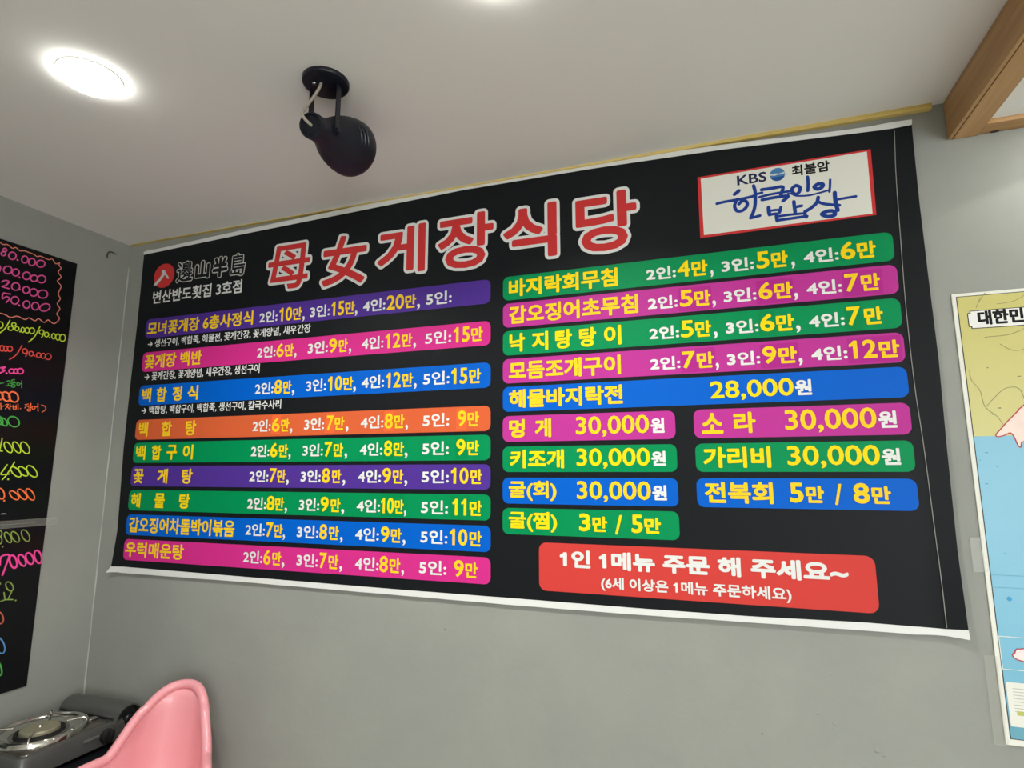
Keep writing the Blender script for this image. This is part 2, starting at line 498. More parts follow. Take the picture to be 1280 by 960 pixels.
for k in range(3):
    sp = .124 + .011 * k; rr = .0572 + .0030 * k
    bm = bmesh.new(); tube(bm, [rear + ax * sp + (cd * math.cos(a) + ce * math.sin(a)) * rr for a in [math.radians(FIN0 + FIN1 * i / 14) for i in range(15)]], [.0008 + .0026 * math.sin(math.pi * i / 14) for i in range(15)], 8)
    obj('cooling_fin', bm, mat('glossy_black_enamel', srgb(30, 34, 44), rough=.2, spec=.7), shade, True)
bm = bmesh.new(); lathe(bm, [(.0, .052), (.004, .05), (.004, 0)], rear + ax * (L - .02), ax, 40)
obj('bulb_face', bm, mat('frosted_bulb', srgb(210, 210, 205), rough=.35), shade, True)
bm = bmesh.new()
wp = catmull([(-.003, -.012, -.012), (-.005, -.017, -.030), (-.012, -.024, -.052), tuple(rear * .68 + Vector((-.020, -.012, -.002))), tuple(rear + Vector((-.012, -.012, .020))), tuple(rear + Vector((-.004, -.012, .006))), tuple(rear + ax * .006)], 8)
tube(bm, wp, .0032, 10)
obj('wire', bm, M_wire, spot, True)

# ================================================================== MENU BANNER
Zs = 1000
BAN = thing('menu_banner', 'large black printed menu banner with coloured price bars hung on the grey wall', 'menu banner', (-.76, -.004, 1.2))
OFF_SHEET = .006
# outline of the cloth, with its slack edges, from the wall corner outwards
def bz(px, py): p = on_back(px, py, OFF_SHEET); return p.x, p.z
sheet_top = [(180, 318.5), (300, 293.5), (420, 269.5), (580, 237.5), (740, 211), (900, 187.5), (1040, 170.5), (1119, 160.5), (1139, 157)]
sheet_bot = [(143, 707.5), (300, 720.5), (500, 737), (650, 748.5), (800, 760.5), (940, 770.5), (1080, 778), (1180, 786), (1208, 786)]
left_e = [(180, 318.5), (172, 400), (163, 480), (154.5, 560), (148.5, 640), (143, 707.5)]
right_e = [(1139, 157), (1148, 250), (1159, 340), (1173, 450), (1183, 560), (1196, 690), (1208, 786)]
def interp(poly, n):
    P = [Vector(bz(*p)) for p in poly]; out = []
    d = [0]
    for a, b in zip(P, P[1:]): d.append(d[-1] + (b - a).length)
    for i in range(n + 1):
        t = d[-1] * i / n; k = 0
        while k < len(d) - 2 and d[k + 1] < t: k += 1
        f = (t - d[k]) / (d[k + 1] - d[k]); out.append(P[k].lerp(P[k + 1], min(1, f)))
    return out
NU, NV = 130, 28
T_, B_, L_, R_ = interp(sheet_top, NU), interp(sheet_bot, NU), interp(left_e, NV), interp(right_e, NV)
def coons(i, j):
    s, t = i / NU, j / NV
    p = T_[i] * (1 - t) + B_[i] * t + L_[j] * (1 - s) + R_[j] * s
    p -= T_[0] * (1 - s) * (1 - t) + T_[NU] * s * (1 - t) + B_[0] * (1 - s) * t + B_[NU] * s * t
    # the free corners and the right margin lift a little off the wall
    lift = .012 * max(0, 1 - s / .014) * max(0, (t - .9) / .1) + .010 * max(0, (s - .98) / .02) * (.35 + .65 * max(0, (t - .85) / .15))
    lift += .0012 * math.sin(t * 9) * max(0, (s - .98) / .02)
    return Vector((p.x, YB - OFF_SHEET - lift, p.y))
bm = bmesh.new()
g = [[bm.verts.new(coons(i, j)) for j in range(NV + 1)] for i in range(NU + 1)]
for i in range(NU):
    for j in range(NV): bm.faces.new((g[i][j], g[i][j + 1], g[i + 1][j + 1], g[i + 1][j]))
sh = obj('cloth', bm, M_black, BAN, True); local(sh, BAN)
md = sh.modifiers.new('thickness', 'SOLIDIFY'); md.thickness = .001; md.offset = -1
es_ = sh.modifiers.new('sharp_rim', 'EDGE_SPLIT'); es_.split_angle = math.radians(35)
# white hems along the upper and lower edges
def hem(edge, outer, nm, lab, dirz):
    P = interp(edge, NU); Q = interp(outer, NU); bm = bmesh.new(); prev = None
    for i in range(NU + 1):
        s = i / NU
        lift = coons(i, NV if dirz < 0 else 0).y
        wob = .0016 * math.sin(i * .8) * (1 if s > .96 or s < .02 else .12)
        a = bm.verts.new((P[i].x, lift - .0006, P[i].y)); b = bm.verts.new((Q[i].x, lift - .001 - abs(wob), Q[i].y + wob))
        if prev: bm.faces.new((prev[0], a, b, prev[1]))
        prev = (a, b)
    o = obj(nm, bm, M_white, BAN, True); local(o, BAN)
    md = o.modifiers.new('thickness', 'SOLIDIFY'); md.thickness = .0012; md.offset = 0
    es_ = o.modifiers.new('sharp_rim', 'EDGE_SPLIT'); es_.split_angle = math.radians(35)
    o['label'] = lab
hem(sheet_top, [(180, 315), (300, 288.5), (420, 263.5), (580, 230.5), (740, 204.5), (900, 181.5), (1040, 165), (1112, 155), (1139, 150.5)], 'hem', 'white upper hem', 1)
hem(sheet_bot, [(137, 714.8), (300, 727), (500, 744), (650, 757), (800, 768.5), (940, 778), (1080, 788), (1180, 795), (1210, 798)], 'hem', 'white lower hem', -1)
# pale thread running down the right margin
bm = bmesh.new()
th = catmull([(on_back(a, b, .0078 if b < 600 else .0078 + (b - 600) / 185 * .0028)) for a, b in ((1118, 163), (1120, 220), (1125, 290), (1132, 380), (1143, 480), (1155, 560), (1168, 660), (1176, 720), (1183.5, 785))], 6)
tube(bm, th, .0009, 6)
o = obj('seam_thread', bm, mat('pale_thread', srgb(150, 150, 146), rough=.6), BAN, True); local(o, BAN); o['label'] = 'pale thread down the right margin'

O1, O2, O3 = .0066, .0070, .0074            # printed film, stickers, lettering
def zat(px, py): return on_back(px, py, .007).z * Zs
def strip(label, col, xr, ytop, ybot, yx, runs, xl=None, stickers=(), notch=.25):
    """price bar between two heights (read at photo column yx), with its lettering
    runs: (text, x0, x1, top, bottom, colour, weight) - columns of the photo and fractions of the bar height"""
    z1, z0 = zat(yx, ytop), zat(yx, ybot); zm = (z0 + z1) / 2 / Zs
    u0, u1 = (wx(xl, zm) if xl else XLEFT) * Zs, wx(xr, zm) * Zs
    sh = Sheet('back', O1); p = rrect(u0, u1, z0, z1, (z1 - z0) * notch)
    sh.add(p, [list(range(len(p)))], STRIPC[col])
    o = sh.build('price_bar', BAN); o['label'] = label
    for a, b, t, bt in stickers:
        s2 = Sheet('back', O2); q = rrect(wx(a, zm) * Zs, wx(b, zm) * Zs, z1 - (z1 - z0) * bt, z1 - (z1 - z0) * t, 1.2, 2)
        s2.add(q, [list(range(len(q)))], STRIPC['sticker' + col]); s2.build('price_sticker', o)
    part = {}
    for s, a, b, t, bt, c, wgt, *grp in runs:
        h = z1 - z0
        key = ('price', grp[0]) if grp else 'dish_name' if any(ord(k) > 0xAC00 and k not in '인만원' for k in s) else 'price'
        if col == 'red': key = 'notice_lettering'
        V, F = lettering(s, wx(a, zm) * Zs, wx(b, zm) * Zs, z1 - h * bt, z1 - h * t, wgt)
        part.setdefault(key, Sheet('back', O3)).add(V, F, c)
    for key, ls in part.items(): ls.build(key if isinstance(key, str) else key[0], o)
    return o
XLEFT = wx(182, on_back(182, 412).z)
XR_L = 613.2
Y, A_, W_ = M_yellow, M_amber, M_white
def prices(cols, dy=0, c=None, w=1.15):
    """cols: list of (white text, x0,x1, number, x0,x1, won x0,x1, comma x0,x1 or None)"""
    out = []; c = c or Y
    for k in cols:
        wt, a, b = k[0:3]
        out.append((wt, a, b, .225 + dy, .775 + dy, W_, w, k[1]))
        if len(k) > 3:
            out.append((k[3], k[4], k[5], .15 + dy, .80 + dy, c, w + .25, k[1]))
            out.append(('만', k[6], k[7], .215 + dy, .80 + dy, c, w + .15, k[1]))
        if len(k) > 8: out.append((',', k[8], k[9], .66 + dy, .90 + dy, W_, w * .6, k[1]))
    return out
def spaced(chars, spans, t, b, c, w):
    return [(ch, s[0], s[1], t, b, c, w) for ch, s in zip(chars, spans)]
NW = 1.7
# ---- left column
strip('purple bar of the six-dish crab set menu', 'purple', XR_L, 349.75, 379.75, 605,
      [('모녀꽃게장 6총사정식', 184.4, 316.6, .16, .86, A_, 1.5)] +
      prices([('2인:', 324.6, 347.1, '10', 349.4, 365.3, 366.3, 377.5, 378.5, 381.3), ('3인:', 387.9, 412.3, '15', 414.3, 430.3, 431.6, 443.8, 444.1, 447.1),
              ('4인:', 454.1, 481.8, '20', 483.5, 505.3, 506.6, 520.3, 521.6, 525.3), ('5인:', 532.8, 564.7)], .05, A_))
strip('pink bar below the purple set-menu bar', 'pink', XR_L, 401.5, 431.9, 605,
      [('꽃게장 백반', 181, 252.3, .13, .86, A_, NW)] +
      prices([('2인:', 321.6, 344.7, '6', 345.6, 355, 356, 367.2, 368, 371), ('3인:', 385, 410, '9', 411.3, 421.3, 423.5, 434.8, 436.3, 439.4),
              ('4인:', 452.2, 479.4, '12', 481.8, 500.6, 502.3, 515.4, 516.9, 520.3), ('5인:', 531.5, 564.1, '15', 567.1, 587.2, 589, 603.5)], 0, A_))
strip('blue bar below the upper pink bar', 'blue', XR_L, 453.3, 484.75, 605,
      spaced('백합정식', [(177.4, 189.1), (195.6, 208.4), (215.7, 227.5), (234.6, 247.8)], .15, .86, A_, NW) +
      prices([('2인:', 319, 341.9, '8', 342.8, 352.6, 354, 364.4, 365.3, 368.5), ('3인:', 382.8, 407.75, '10', 410, 427.8, 429, 441.5, 441.9, 445.25),
              ('4인:', 452.2, 480.3, '12', 482.75, 501, 502.8, 516.3, 517.8, 521), ('5인:', 529, 561.9, '15', 564.3, 584.4, 586.6, 601.25)], 0, A_))
strip('orange bar of the left column', 'orange', XR_L, 507.2, 538.7, 605,
      spaced('백합탕', [(173.5, 185), (202, 214.75), (232, 245.3)], .12, .86, A_, NW) +
      prices([('2인:', 316, 338.5, '6', 340, 349.75, 351.25, 361.6, 362.9, 365.9), ('3인:', 380.3, 405.3, '7', 408.5, 417, 418.4, 430.6, 432.5, 435.9),
              ('4인:', 450.9, 479.4, '8', 480.9, 491, 492.5, 505.6, 507, 510.3), ('5인:', 528.5, 561.5, '9', 572, 583, 584.4, 599)], 0, A_),
      stickers=[(339.3, 350.4, .05, .9), (406.5, 417.8, .06, .92), (480, 491.5, .07, .92), (570.5, 583.6, .07, .92)])
strip('green bar right below the orange bar', 'green', XR_L, 543.4, 575.25, 605,
      spaced('백합구이', [(170, 182), (189.75, 201.6), (208.5, 221.25), (228.75, 241.5)], .14, .86, Y, NW) +
      prices([('2인:', 314, 337, '6', 338, 347, 348.75, 360, 361, 363.75), ('3인:', 378.4, 403.8, '7', 405.7, 415.25, 417, 429, 431, 434.4),
              ('4인:', 450, 478, '8', 480, 490.25, 492, 505, 506, 509.75), ('5인:', 527.75, 561, '9', 570.3, 582, 584, 599)]),
      stickers=[(337.4, 348, .02, .9), (403.5, 416, .05, .92), (478.8, 491.3, .07, .93), (569, 583, .07, .94)])
strip('purple bar between the two green bars of the left column', 'purple', XR_L, 580.3, 612.2, 605,
      spaced('꽃게탕', [(166.9, 179.6), (196.9, 209.6), (227.4, 240.6)], .14, .86, A_, NW) +
      prices([('2인:', 311.8, 335.6, '7', 337, 345.6, 346.5, 357.2, 358, 361.3), ('3인:', 376, 401, '8', 402.5, 412.4, 415, 426.5, 428.4, 432),
              ('4인:', 447.5, 476.2, '9', 477.9, 489, 491, 504.3, 505.6, 509.4), ('5인:', 527.2, 561, '10', 563.75, 585.7, 588, 602.75)], -.02, A_))
strip('green bar between purple and blue bars at lower left', 'green', XR_L, 618.2, 650.6, 605,
      spaced('해물탕', [(164, 175.7), (193, 206), (224, 237.6)], .14, .86, Y, NW) +
      prices([('2인:', 309.4, 332.8, '8', 333.4, 343.5, 344, 355.3, 356.25, 359.4), ('3인:', 374, 399.3, '9', 400.6, 411, 413.4, 425.6, 426.9, 430.6),
              ('4인:', 446, 475.25, '10', 476.2, 492.5, 493.4, 504.7, 505.25, 508), ('5인:', 526.25, 560, '11', 565.6, 583, 587, 602.6)], .03),
      stickers=[(333, 344, .02, .9), (399.8, 412, .06, .93), (475.5, 505, .06, .94), (562.5, 587, .06, .96)])
strip('blue bar above the lowest pink bar', 'blue', XR_L, 657.2, 690, 605,
      [('갑오징어차돌박이볶음', 161.6, 293.4, .12, .88, A_, 1.5)] +
      prices([('2인:', 307, 331.3, '7', 332.8, 341.6, 342.75, 353.4, 354, 356.6), ('3인:', 371.25, 398.2, '8', 399.3, 409, 411.3, 423.7, 425.4, 428.75),
              ('4인:', 444.3, 473.75, '9', 476, 486.9, 488.75, 501.9, 503.4, 507), ('5인:', 525.7, 559.4, '10', 562.25, 584.4, 586.8, 602.2)], 0, A_))
strip('pink bar at the bottom of the left column', 'pink', XR_L, 696.6, 730.3, 605,
      [('우럭매운탕', 156.6, 229.7, .12, .84, A_, NW)] +
      prices([('2인:', 304.3, 328, '6', 329.4, 338.4, 340.3, 351.6, 352.5, 355.9), ('3인:', 370.9, 397.4, '7', 399.3, 408.5, 410.6, 423, 424.6, 428.2),
              ('4인:', 444, 473.4, '8', 474.3, 485, 486.9, 500.4, 502, 505.25), ('5인:', 524, 558, '9', 567.5, 579.7, 581.6, 597)], 0, A_),
      stickers=[(329, 340, .02, .9), (397.5, 409.5, .04, .93), (473.8, 486.5, .04, .94), (566.5, 580.5, .06, .95)])
# ---- small notes under the first three bars
for txt, a, b, px, y0, y1 in (('→ 생선구이, 백합죽, 해물전, 꽃게간장, 꽃게양념, 새우간장', 184.75, 388.4, 366, 406.5, 418),
                              ('→ 꽃게간장, 꽃게양념, 새우간장, 생선구이', 180.6, 324.4, 310, 455.5, 467.5),
                              ('→ 백합탕, 백합구이, 백합죽, 생선구이, 칼국수사리', 176.9, 351.25, 328.75, 500.2, 512)):
    zt, zb = zat(px, y0), zat(px, y1); zm = (zt + zb) / 2 / Zs
    s = Sheet('back', O1); V, F = lettering(txt, wx(a, zm) * Zs, wx(b, zm) * Zs, zb, zt, .55); s.add(V, F, M_white); o = s.build('dish_note', BAN)

# ---- right column
XLEFT = wx(628.5, on_back(628.5, 500).z)
RN = 2.0
def rprices(cols, dy=0, c=None, w=1.7):
    out = []; c = c or Y
    for k in cols:
        out.append((k[0], k[1], k[2], .31 + dy, .80 + dy, W_, w - .35, k[1]))
        out.append((k[3], k[4], k[5], .17 + dy, .80 + dy, c, w - .2, k[1]))
        out.append(('만', k[6], k[7], .23 + dy, .82 + dy, c, w, k[1]))
        if len(k) > 8: out.append((',', k[8], k[9], .66 + dy, .92 + dy, W_, w * .6, k[1]))
    return out
def zrow(label, col, xr, yt, yb, runs, xl=None, st=(), yx=640):
    return strip(label, col, xr, yt, yb, yx, runs, xl, st, .24)
zrow('green bar at the top of the right column', 'green', 1117, 345.4, 375,
     [('바지락회무침', 636, 772, .13, .88, Y, RN)] +
     rprices([('2인:', 808, 844.6, '4', 846.8, 862.5, 864.4, 884.3, 887.8, 891.3), ('3인:', 901.6, 942, '5', 945.3, 961.7, 964, 984.7, 988.6, 993),
              ('4인:', 1004.4, 1048, '6', 1050.3, 1069, 1071, 1094.7)]))
zrow('magenta bar second from the top in the right column', 'magenta', 1122.5, 379, 409,
     [('갑오징어초무침', 636.5, 797.75, .12, .88, A_, RN)] +
     rprices([('2인:', 809.75, 846.9, '5', 849.6, 866, 867.6, 888.3, 890, 894.4), ('3인:', 904.4, 945.3, '6', 948, 965.4, 967.6, 990.6, 992, 997),
              ('4인:', 1008, 1052, '7', 1055.8, 1073.3, 1076, 1100)], 0, A_),
     st=[(848, 889.5, .08, .95), (945.5, 991.5, .1, .95), (1053.5, 1103, .1, .95)])
zrow('green bar below the upper magenta bar in the right column', 'green', 1126.5, 413.4, 444,
     spaced('낙지탕탕이', [(636.9, 656.2), (665, 685.25), (694, 715), (724, 745.25), (755, 776.6)], .12, .88, Y, RN) +
     rprices([('2인:', 811.6, 848.75, '5', 850.8, 867.2, 869, 889, 891.8, 896.5), ('3인:', 907, 948, '6', 950, 968.3, 970, 992.4, 994.5, 1000),
              ('4인:', 1011, 1055.4, '7', 1058.4, 1075.5, 1079.9, 1103.5)]),
     st=[(849.5, 868, .08, .93), (948.5, 969.3, .08, .94), (1057, 1077.5, .1, .95)])
zrow('magenta bar above the wide blue bar', 'magenta', 1130.5, 448.5, 479,
     [('모듬조개구이', 636, 776, .12, .88, A_, RN)] +
     rprices([('2인:', 812.75, 850.25, '7', 852.5, 868.75, 871, 892.4, 894.3, 898.3), ('3인:', 908.6, 950, '9', 953, 970.5, 973, 996, 997.8, 1002.6),
              ('4인:', 1014, 1059, '12', 1061.3, 1096, 1098.5, 1124.3)], 0, A_),
     st=[(851, 894, .08, .95), (950.5, 998.5, .1, .95), (1060, 1127, .08, .95)])
zrow('wide blue bar of the right column', 'blue', 1135, 483.5, 514.6,
     [('해물바지락전', 636.4, 778.5, .12, .86, A_, RN), ('28,000', 887.7, 992, .18, .89, Y, 1.2), ('원', 993.6, 1014.6, .26, .80, W_, 1.6)])
zrow('short magenta bar below the wide blue bar, left', 'magenta', 844, 520, 552.3,
     spaced('멍게', [(636.4, 656), (668.7, 689)], .13, .85, A_, RN) + [('30,000', 719.8, 811.3, .11, .88, A_, 1.2), ('원', 813.3, 830.5, .24, .78, W_, 1.6)])
zrow('short magenta bar below the wide blue bar, right', 'magenta', 1138.6, 520, 552.3,
     spaced('소라', [(877, 903.8), (917, 944.6)], .13, .85, A_, RN) + [('30,000', 981, 1095.7, .11, .88, A_, 1.2), ('원', 1097.7, 1121, .24, .78, W_, 1.6)], xl=867.3)
zrow('short green bar of the pen shell, left of the scallop bar', 'green', 846.3, 558.3, 590,
     [('키조개', 637.6, 705, .13, .86, Y, RN), ('30,000', 720.7, 812.5, .11, .88, Y, 1.2), ('원', 814, 832.4, .24, .78, W_, 1.6)])
zrow('short green bar of the scallop, right', 'green', 1143, 558.3, 590,
     [('가리비', 879, 963.6, .13, .86, Y, RN), ('30,000', 984, 1100, .12, .88, Y, 1.2), ('원', 1102, 1125.5, .24, .78, W_, 1.6)], xl=869.6)
zrow('short blue bar of raw oyster, left', 'blue', 847.8, 597, 629.5,
     [('굴(회)', 636, 695.6, .12, .88, A_, 1.7), ('30,000', 721, 813.7, .12, .89, A_, 1.2), ('원', 815.4, 833.6, .25, .79, W_, 1.6)])
zrow('short blue bar of abalone, right', 'blue', 1147.6, 597, 629.5,
     [('전복회', 881, 966.5, .13, .86, A_, RN), ('5', 987, 1004.4, .14, .80, A_, 1.9), ('만', 1007.3, 1030, .24, .80, A_, 1.7), ('/', 1043, 1052.5, .17, .85, A_, 1.2),
      ('8', 1066.5, 1087, .14, .80, A_, 1.9), ('만', 1089.6, 1113.8, .24, .80, A_, 1.7)], xl=871)
zrow('short green bar of steamed oyster, lowest left', 'green', 849.2, 635, 667.8,
     [('굴(찜)', 636, 696.3, .12, .88, Y, 1.7), ('3', 723.9, 738.2, .14, .80, Y, 1.9), ('만', 740.6, 759, .24, .80, Y, 1.7), ('/', 768.7, 777.8, .17, .87, Y, 1.2),
      ('5', 789.3, 803.4, .14, .80, Y, 1.9), ('만', 805.4, 826.2, .24, .80, Y, 1.7)])
strip('red notice box at the lower right', 'red', 1096.5, 678.4, 738.7, 686,
      [('1인 1메뉴 주문 해 주세요~', 700, 1061.6, .13, .50, W_, 2.3), ('(6세 이상은 1메뉴 주문하세요)', 751, 988, .64, .92, W_, .9)], xl=673.8, notch=.16)

# ---- heading of the banner
def rect_px(x0, x1, xc, y0, y1):
    """columns and the rows read at column xc -> rectangle on the wall"""
    zt, zb = zat(xc, y0), zat(xc, y1); zm = (zt + zb) / 2 / Zs
    return wx(x0, zm) * Zs, wx(x1, zm) * Zs, zb, zt
ls = Sheet('back', O1)
for ch, x0, x1, xc, y0, y1, wg in (('母', 335, 387, 361, 306, 361, 3.2), ('女', 403, 458, 430, 294.5, 356, 4.2), ('게', 472, 531.7, 513, 281, 340.5, 4.6),
                                   ('장', 547.5, 616.9, 585, 267, 334.5, 4.6), ('식', 629, 696, 690, 252, 320, 5.0), ('당', 719.5, 796, 763, 239.5, 313, 5.0)):
    r = rect_px(x0, x1, xc, y0, y1)
    V, F = lettering(ch, *r, wg, 8); ls.add(V, F, M_red, O2)
    o_ = 9.0
    V, F = lettering(ch, r[0] - o_, r[1] + o_, r[2] - o_, r[3] + o_, wg + o_, 14); ls.add(V, F, M_white)
o = ls.build('title_lettering', BAN); o['label'] = 'red title characters outlined in white'
ls = Sheet('back', O1)
V, F = lettering('변산반도횟집 3호점', *rect_px(191, 302.3, 246, 356.5, 373), 1.1); ls.add(V, F, M_white)
ls.build('branch_lettering', BAN)['label'] = 'white branch name under the logo'
# brush-written place name: pale outline around black characters
ls = Sheet('back', O1)
M_pale = vinyl('pale_grey_print', (204, 204, 198))
for ch, x0, x1, xc, y0, y1 in (('邊', 220.5, 241.5, 231, 326.5, 352.5), ('山', 243.6, 262.5, 253, 325.5, 348.5), ('半', 265.5, 285, 275, 320.5, 347), ('島', 288, 307, 297, 316.5, 345)):
    u0, u1, z0, z1 = rect_px(x0, x1, xc, y0, y1)
    wg = 1.3 if ch in '邊島' else 3.4
    V, F = lettering(ch, u0 + 2, u1 - 2, z0 + 2, z1 - 2, wg); ls.add(V, F, M_black, O2)
    V, F = lettering(ch, u0 - 1.4, u1 + 1.4, z0 - 1.4, z1 + 1.4, wg + 4.0); ls.add(V, F, M_pale)
ls.build('brush_lettering', BAN)['label'] = 'pale outlined brush characters'
ls = Sheet('back', O1)
def bpt(zx, zy, ox, oy, sc): p = on_back(ox + zx / sc, oy + zy / sc, .007); return (p.x * Zs, p.z * Zs)
cc = bpt(280, 437, 170, 290, 8); e1 = bpt(380, 437, 170, 290, 8)
p = circ(cc, abs(e1[0] - cc[0]) * 1.02, 28)
p = [(q[0], cc[1] + (q[1] - cc[1]) * .92) for q in p]
ls.add(p, [list(range(len(p)))], M_red)
man = [[bpt(*q, 170, 290, 8) for q in c] for c in (
    [(172, 540), (195, 500), (232, 468), (258, 425), (262, 378), (290, 380), (296, 412), (270, 455), (235, 500), (205, 532)],
    [(290, 395), (310, 425), (332, 462), (318, 470), (296, 440), (284, 420)])]
V, F = union(man); ls.add(V, F, M_pale, O2)
ls.build('emblem', BAN)['label'] = 'round red emblem with a pale brush figure'

# ---- logo panel at the upper right
LP = [on_back(*q, O1) for q in ((871.8, 221.7), (1088.3, 186.3), (1095.5, 268.6), (875.4, 297.7))]
IP = [on_back(*q, O1) for q in ((875.9, 223.5), (1083.5, 189.4), (1090.7, 267), (879.9, 294))]
ls = Sheet('back', O1)
ls.add([(q.x * Zs, q.z * Zs) for q in LP], [[0, 1, 2, 3]], M_red)
ls.add([(q.x * Zs, q.z * Zs) for q in IP], [[0, 1, 2, 3]], vinyl('cream_panel', (226, 226, 216)), O1 + .0003)
panel = ls.build('logo_panel', BAN); panel['label'] = 'cream logo panel in a red frame'
ls = Sheet('back', O2)
V, F = lettering('KBS', *rect_px(921.2, 958, 939, 217, 229.5), .9); ls.add(V, F, M_navy)
V, F = lettering('최불암', *rect_px(989.5, 1037, 1013.5, 203.5, 217.3), 1.0); ls.add(V, F, M_ink)
ls.build('lettering', panel)
ls = Sheet('back', O2)
gc = bpt(566, 212, 870, 180, 5.565); gr = abs(bpt(620, 212, 870, 180, 5.565)[0] - gc[0])
p = circ(gc, gr, 28); ls.add(p, [list(range(28))], vinyl('globe_blue', (74, 128, 178)))
p = [(gc[0] + gr * a, gc[1] + gr * b) for a, b in ((-.95, .22), (-.6, .12), (-.2, .2), (.2, .1), (.6, .18), (.95, .3), (.95, .02), (.5, -.08), (.1, -.02), (-.3, -.14), (-.7, -.06), (-.97, -.04))]
ls.add(p, [list(range(len(p)))], M_pale, O2 + .0002)
p = [(gc[0] + gr * math.cos(a) * k, gc[1] + gr * math.sin(a) * k) for a, k in [(math.radians(200 + 14 * i), .98) for i in range(11)]] 
ls.add(p, [list(range(len(p)))], vinyl('globe_deep_blue', (40, 84, 150)), O2 + .0001)
ls.build('globe_mark', panel)
STROKES = [([(268, 350), (284, 338), (298, 325)], 9), ([(145, 415), (200, 402), (300, 385), (390, 365), (412, 352)], 7), ([(285, 385), (268, 430), (285, 465), (325, 462), (355, 430), (350, 400), (320, 398), (298, 418)], 8),
           ([(400, 290), (412, 340), (411, 420), (400, 470), (380, 515)], 8), ([(380, 515), (410, 508), (445, 498)], 7), ([(412, 350), (435, 345), (460, 338)], 6),
           ([(455, 318), (530, 308), (603, 298), (590, 350)], 8), ([(440, 370), (520, 350), (650, 328)], 6), ([(460, 388), (560, 370), (640, 362), (605, 396)], 8),
           ([(690, 290), (665, 318), (690, 350), (716, 335), (724, 302), (696, 288)], 8), ([(776, 228), (780, 275), (778, 325)], 7), ([(640, 345), (665, 346), (700, 360), (780, 358), (850, 342), (920, 322)], 4),
           ([(845, 280), (823, 298), (845, 314), (876, 300), (882, 280), (852, 275)], 9), ([(933, 248), (932, 290), (928, 332)], 5),
           ([(505, 440), (506, 466), (512, 492)], 9), ([(512, 492), (545, 486), (578, 480), (590, 440)], 7), ([(510, 465), (545, 460), (578, 458)], 6), ([(680, 400), (685, 440), (690, 476)], 8), ([(688, 440), (712, 434), (735, 430)], 7),
           ([(560, 488), (560, 510), (566, 536)], 8), ([(560, 505), (650, 492), (745, 483)], 6), ([(562, 532), (660, 518), (772, 502)], 7), ([(762, 468), (758, 490), (768, 510)], 7),
           ([(850, 370), (840, 408), (800, 445), (758, 470)], 8), ([(850, 402), (900, 418), (998, 426)], 7), ([(965, 338), (970, 400), (986, 462)], 9), ([(980, 386), (1040, 376), (1112, 364)], 6),
           ([(905, 470), (875, 488), (918, 505), (966, 492), (952, 466), (908, 468)], 9)]
ls = Sheet('back', O2); polys = []
for pts, hw in STROKES:
    q = [bpt(a, b, 870, 180, 5.565) for a, b in pts]
    q = [(v.x, v.y) for v in catmull([(a, b, 0) for a, b in q], 4)]
    polys += ribbon_polys(q, hw * .46 + .6)
V, F = union(polys); ls.add(V, F, M_cblue); ls.build('brush_calligraphy', panel)

# ================================================================== BLACK PRICE BOARDS ON THE LEFT WALL
M_board = mat('black_board_film', srgb(17, 18, 20), rough=.25, spec=.25)
def left_pt(zx, zy, ox, oy, sc, off=.005): 
    p = on_left(ox + zx / sc, oy + zy / sc, off); return (p.y * Zs, p.z * Zs)
cr = [on_left(*q, .003) for q in ((94.5, 329), (58.8, 650.5), (58.4, 653.5), (34.4, 857))]
yr = -.194; ztop = cr[0].z; zmid = (cr[1].z + cr[2].z) / 2; zbot = cr[3].z
def board(nm, label, y0, y1, z0, z1):
    t = thing(nm, label, 'price board', (XL + .002, (y0 + y1) / 2, z0))
    bm = bmesh.new(); box(bm, XL + .0005, XL + .004, y0, y1, z0, z1, .001, 1)
    o = obj('panel', bm, M_board, t); local(o, t)
    return t
yr1 = sum(c.y for c in cr) / 4
UB = board('price_board', 'upper black price board with pink, lime and orange handwriting on the left wall', yr1 - 1.0, yr1, zmid + .001, ztop)
LB = board('price_board', 'lower black price board under the taped seam on the left wall', yr1 - 1.0, yr1, zbot, zmid - .001)
def marker(name, rgb):
    return mat(name, srgb(*rgb), rough=.6)
K = {'pink': marker('pink_marker', (226, 84, 158)), 'salmon': marker('salmon_marker', (232, 138, 118)), 'lime': marker('lime_marker', (196, 226, 50)), 'red': marker('red_marker', (226, 78, 66)),
     'hot': marker('hot_pink_marker', (248, 70, 158)), 'green': marker('green_marker', (70, 170, 70)), 'orange': marker('orange_marker', (255, 118, 62)), 'olive': marker('olive_marker', (134, 160, 70)),
     'white': marker('white_marker', (190, 196, 196)), 'blue': marker('blue_marker', (86, 140, 200)), 'brown': marker('rust_marker', (190, 96, 70)), 'dim': marker('grey_pink_marker', (176, 132, 138))}
def el(cx, cy, rx, ry, slant=0):
    return [(cx + rx * math.cos(a) - slant * ry * math.sin(a), cy + ry * math.sin(a)) for a in [2 * math.pi * i / 12 for i in range(12)]], True
def writing(parent, name, col, items, ox, oy, sc, hw=1.9, off=.0044):
    polys = []
    for it in items:
        closed = False; pts = it
        if isinstance(it, tuple) and len(it) == 2 and isinstance(it[1], bool): pts, closed = it
        q = [left_pt(a, b, ox, oy, sc) for a, b in pts]
        if len(q) == 1: polys.append(circ(q[0], hw * 1.5, 10)); continue
        q = [(v.x, v.y) for v in catmull([(a, b, 0) for a, b in q], 3 if closed else 4, closed)]
        polys += ribbon_polys(q, hw, closed, 8)
    V, F = union(polys); s = Sheet('left', off); s.add(V, F, K[col]); o = s.build(name, parent)
    return o
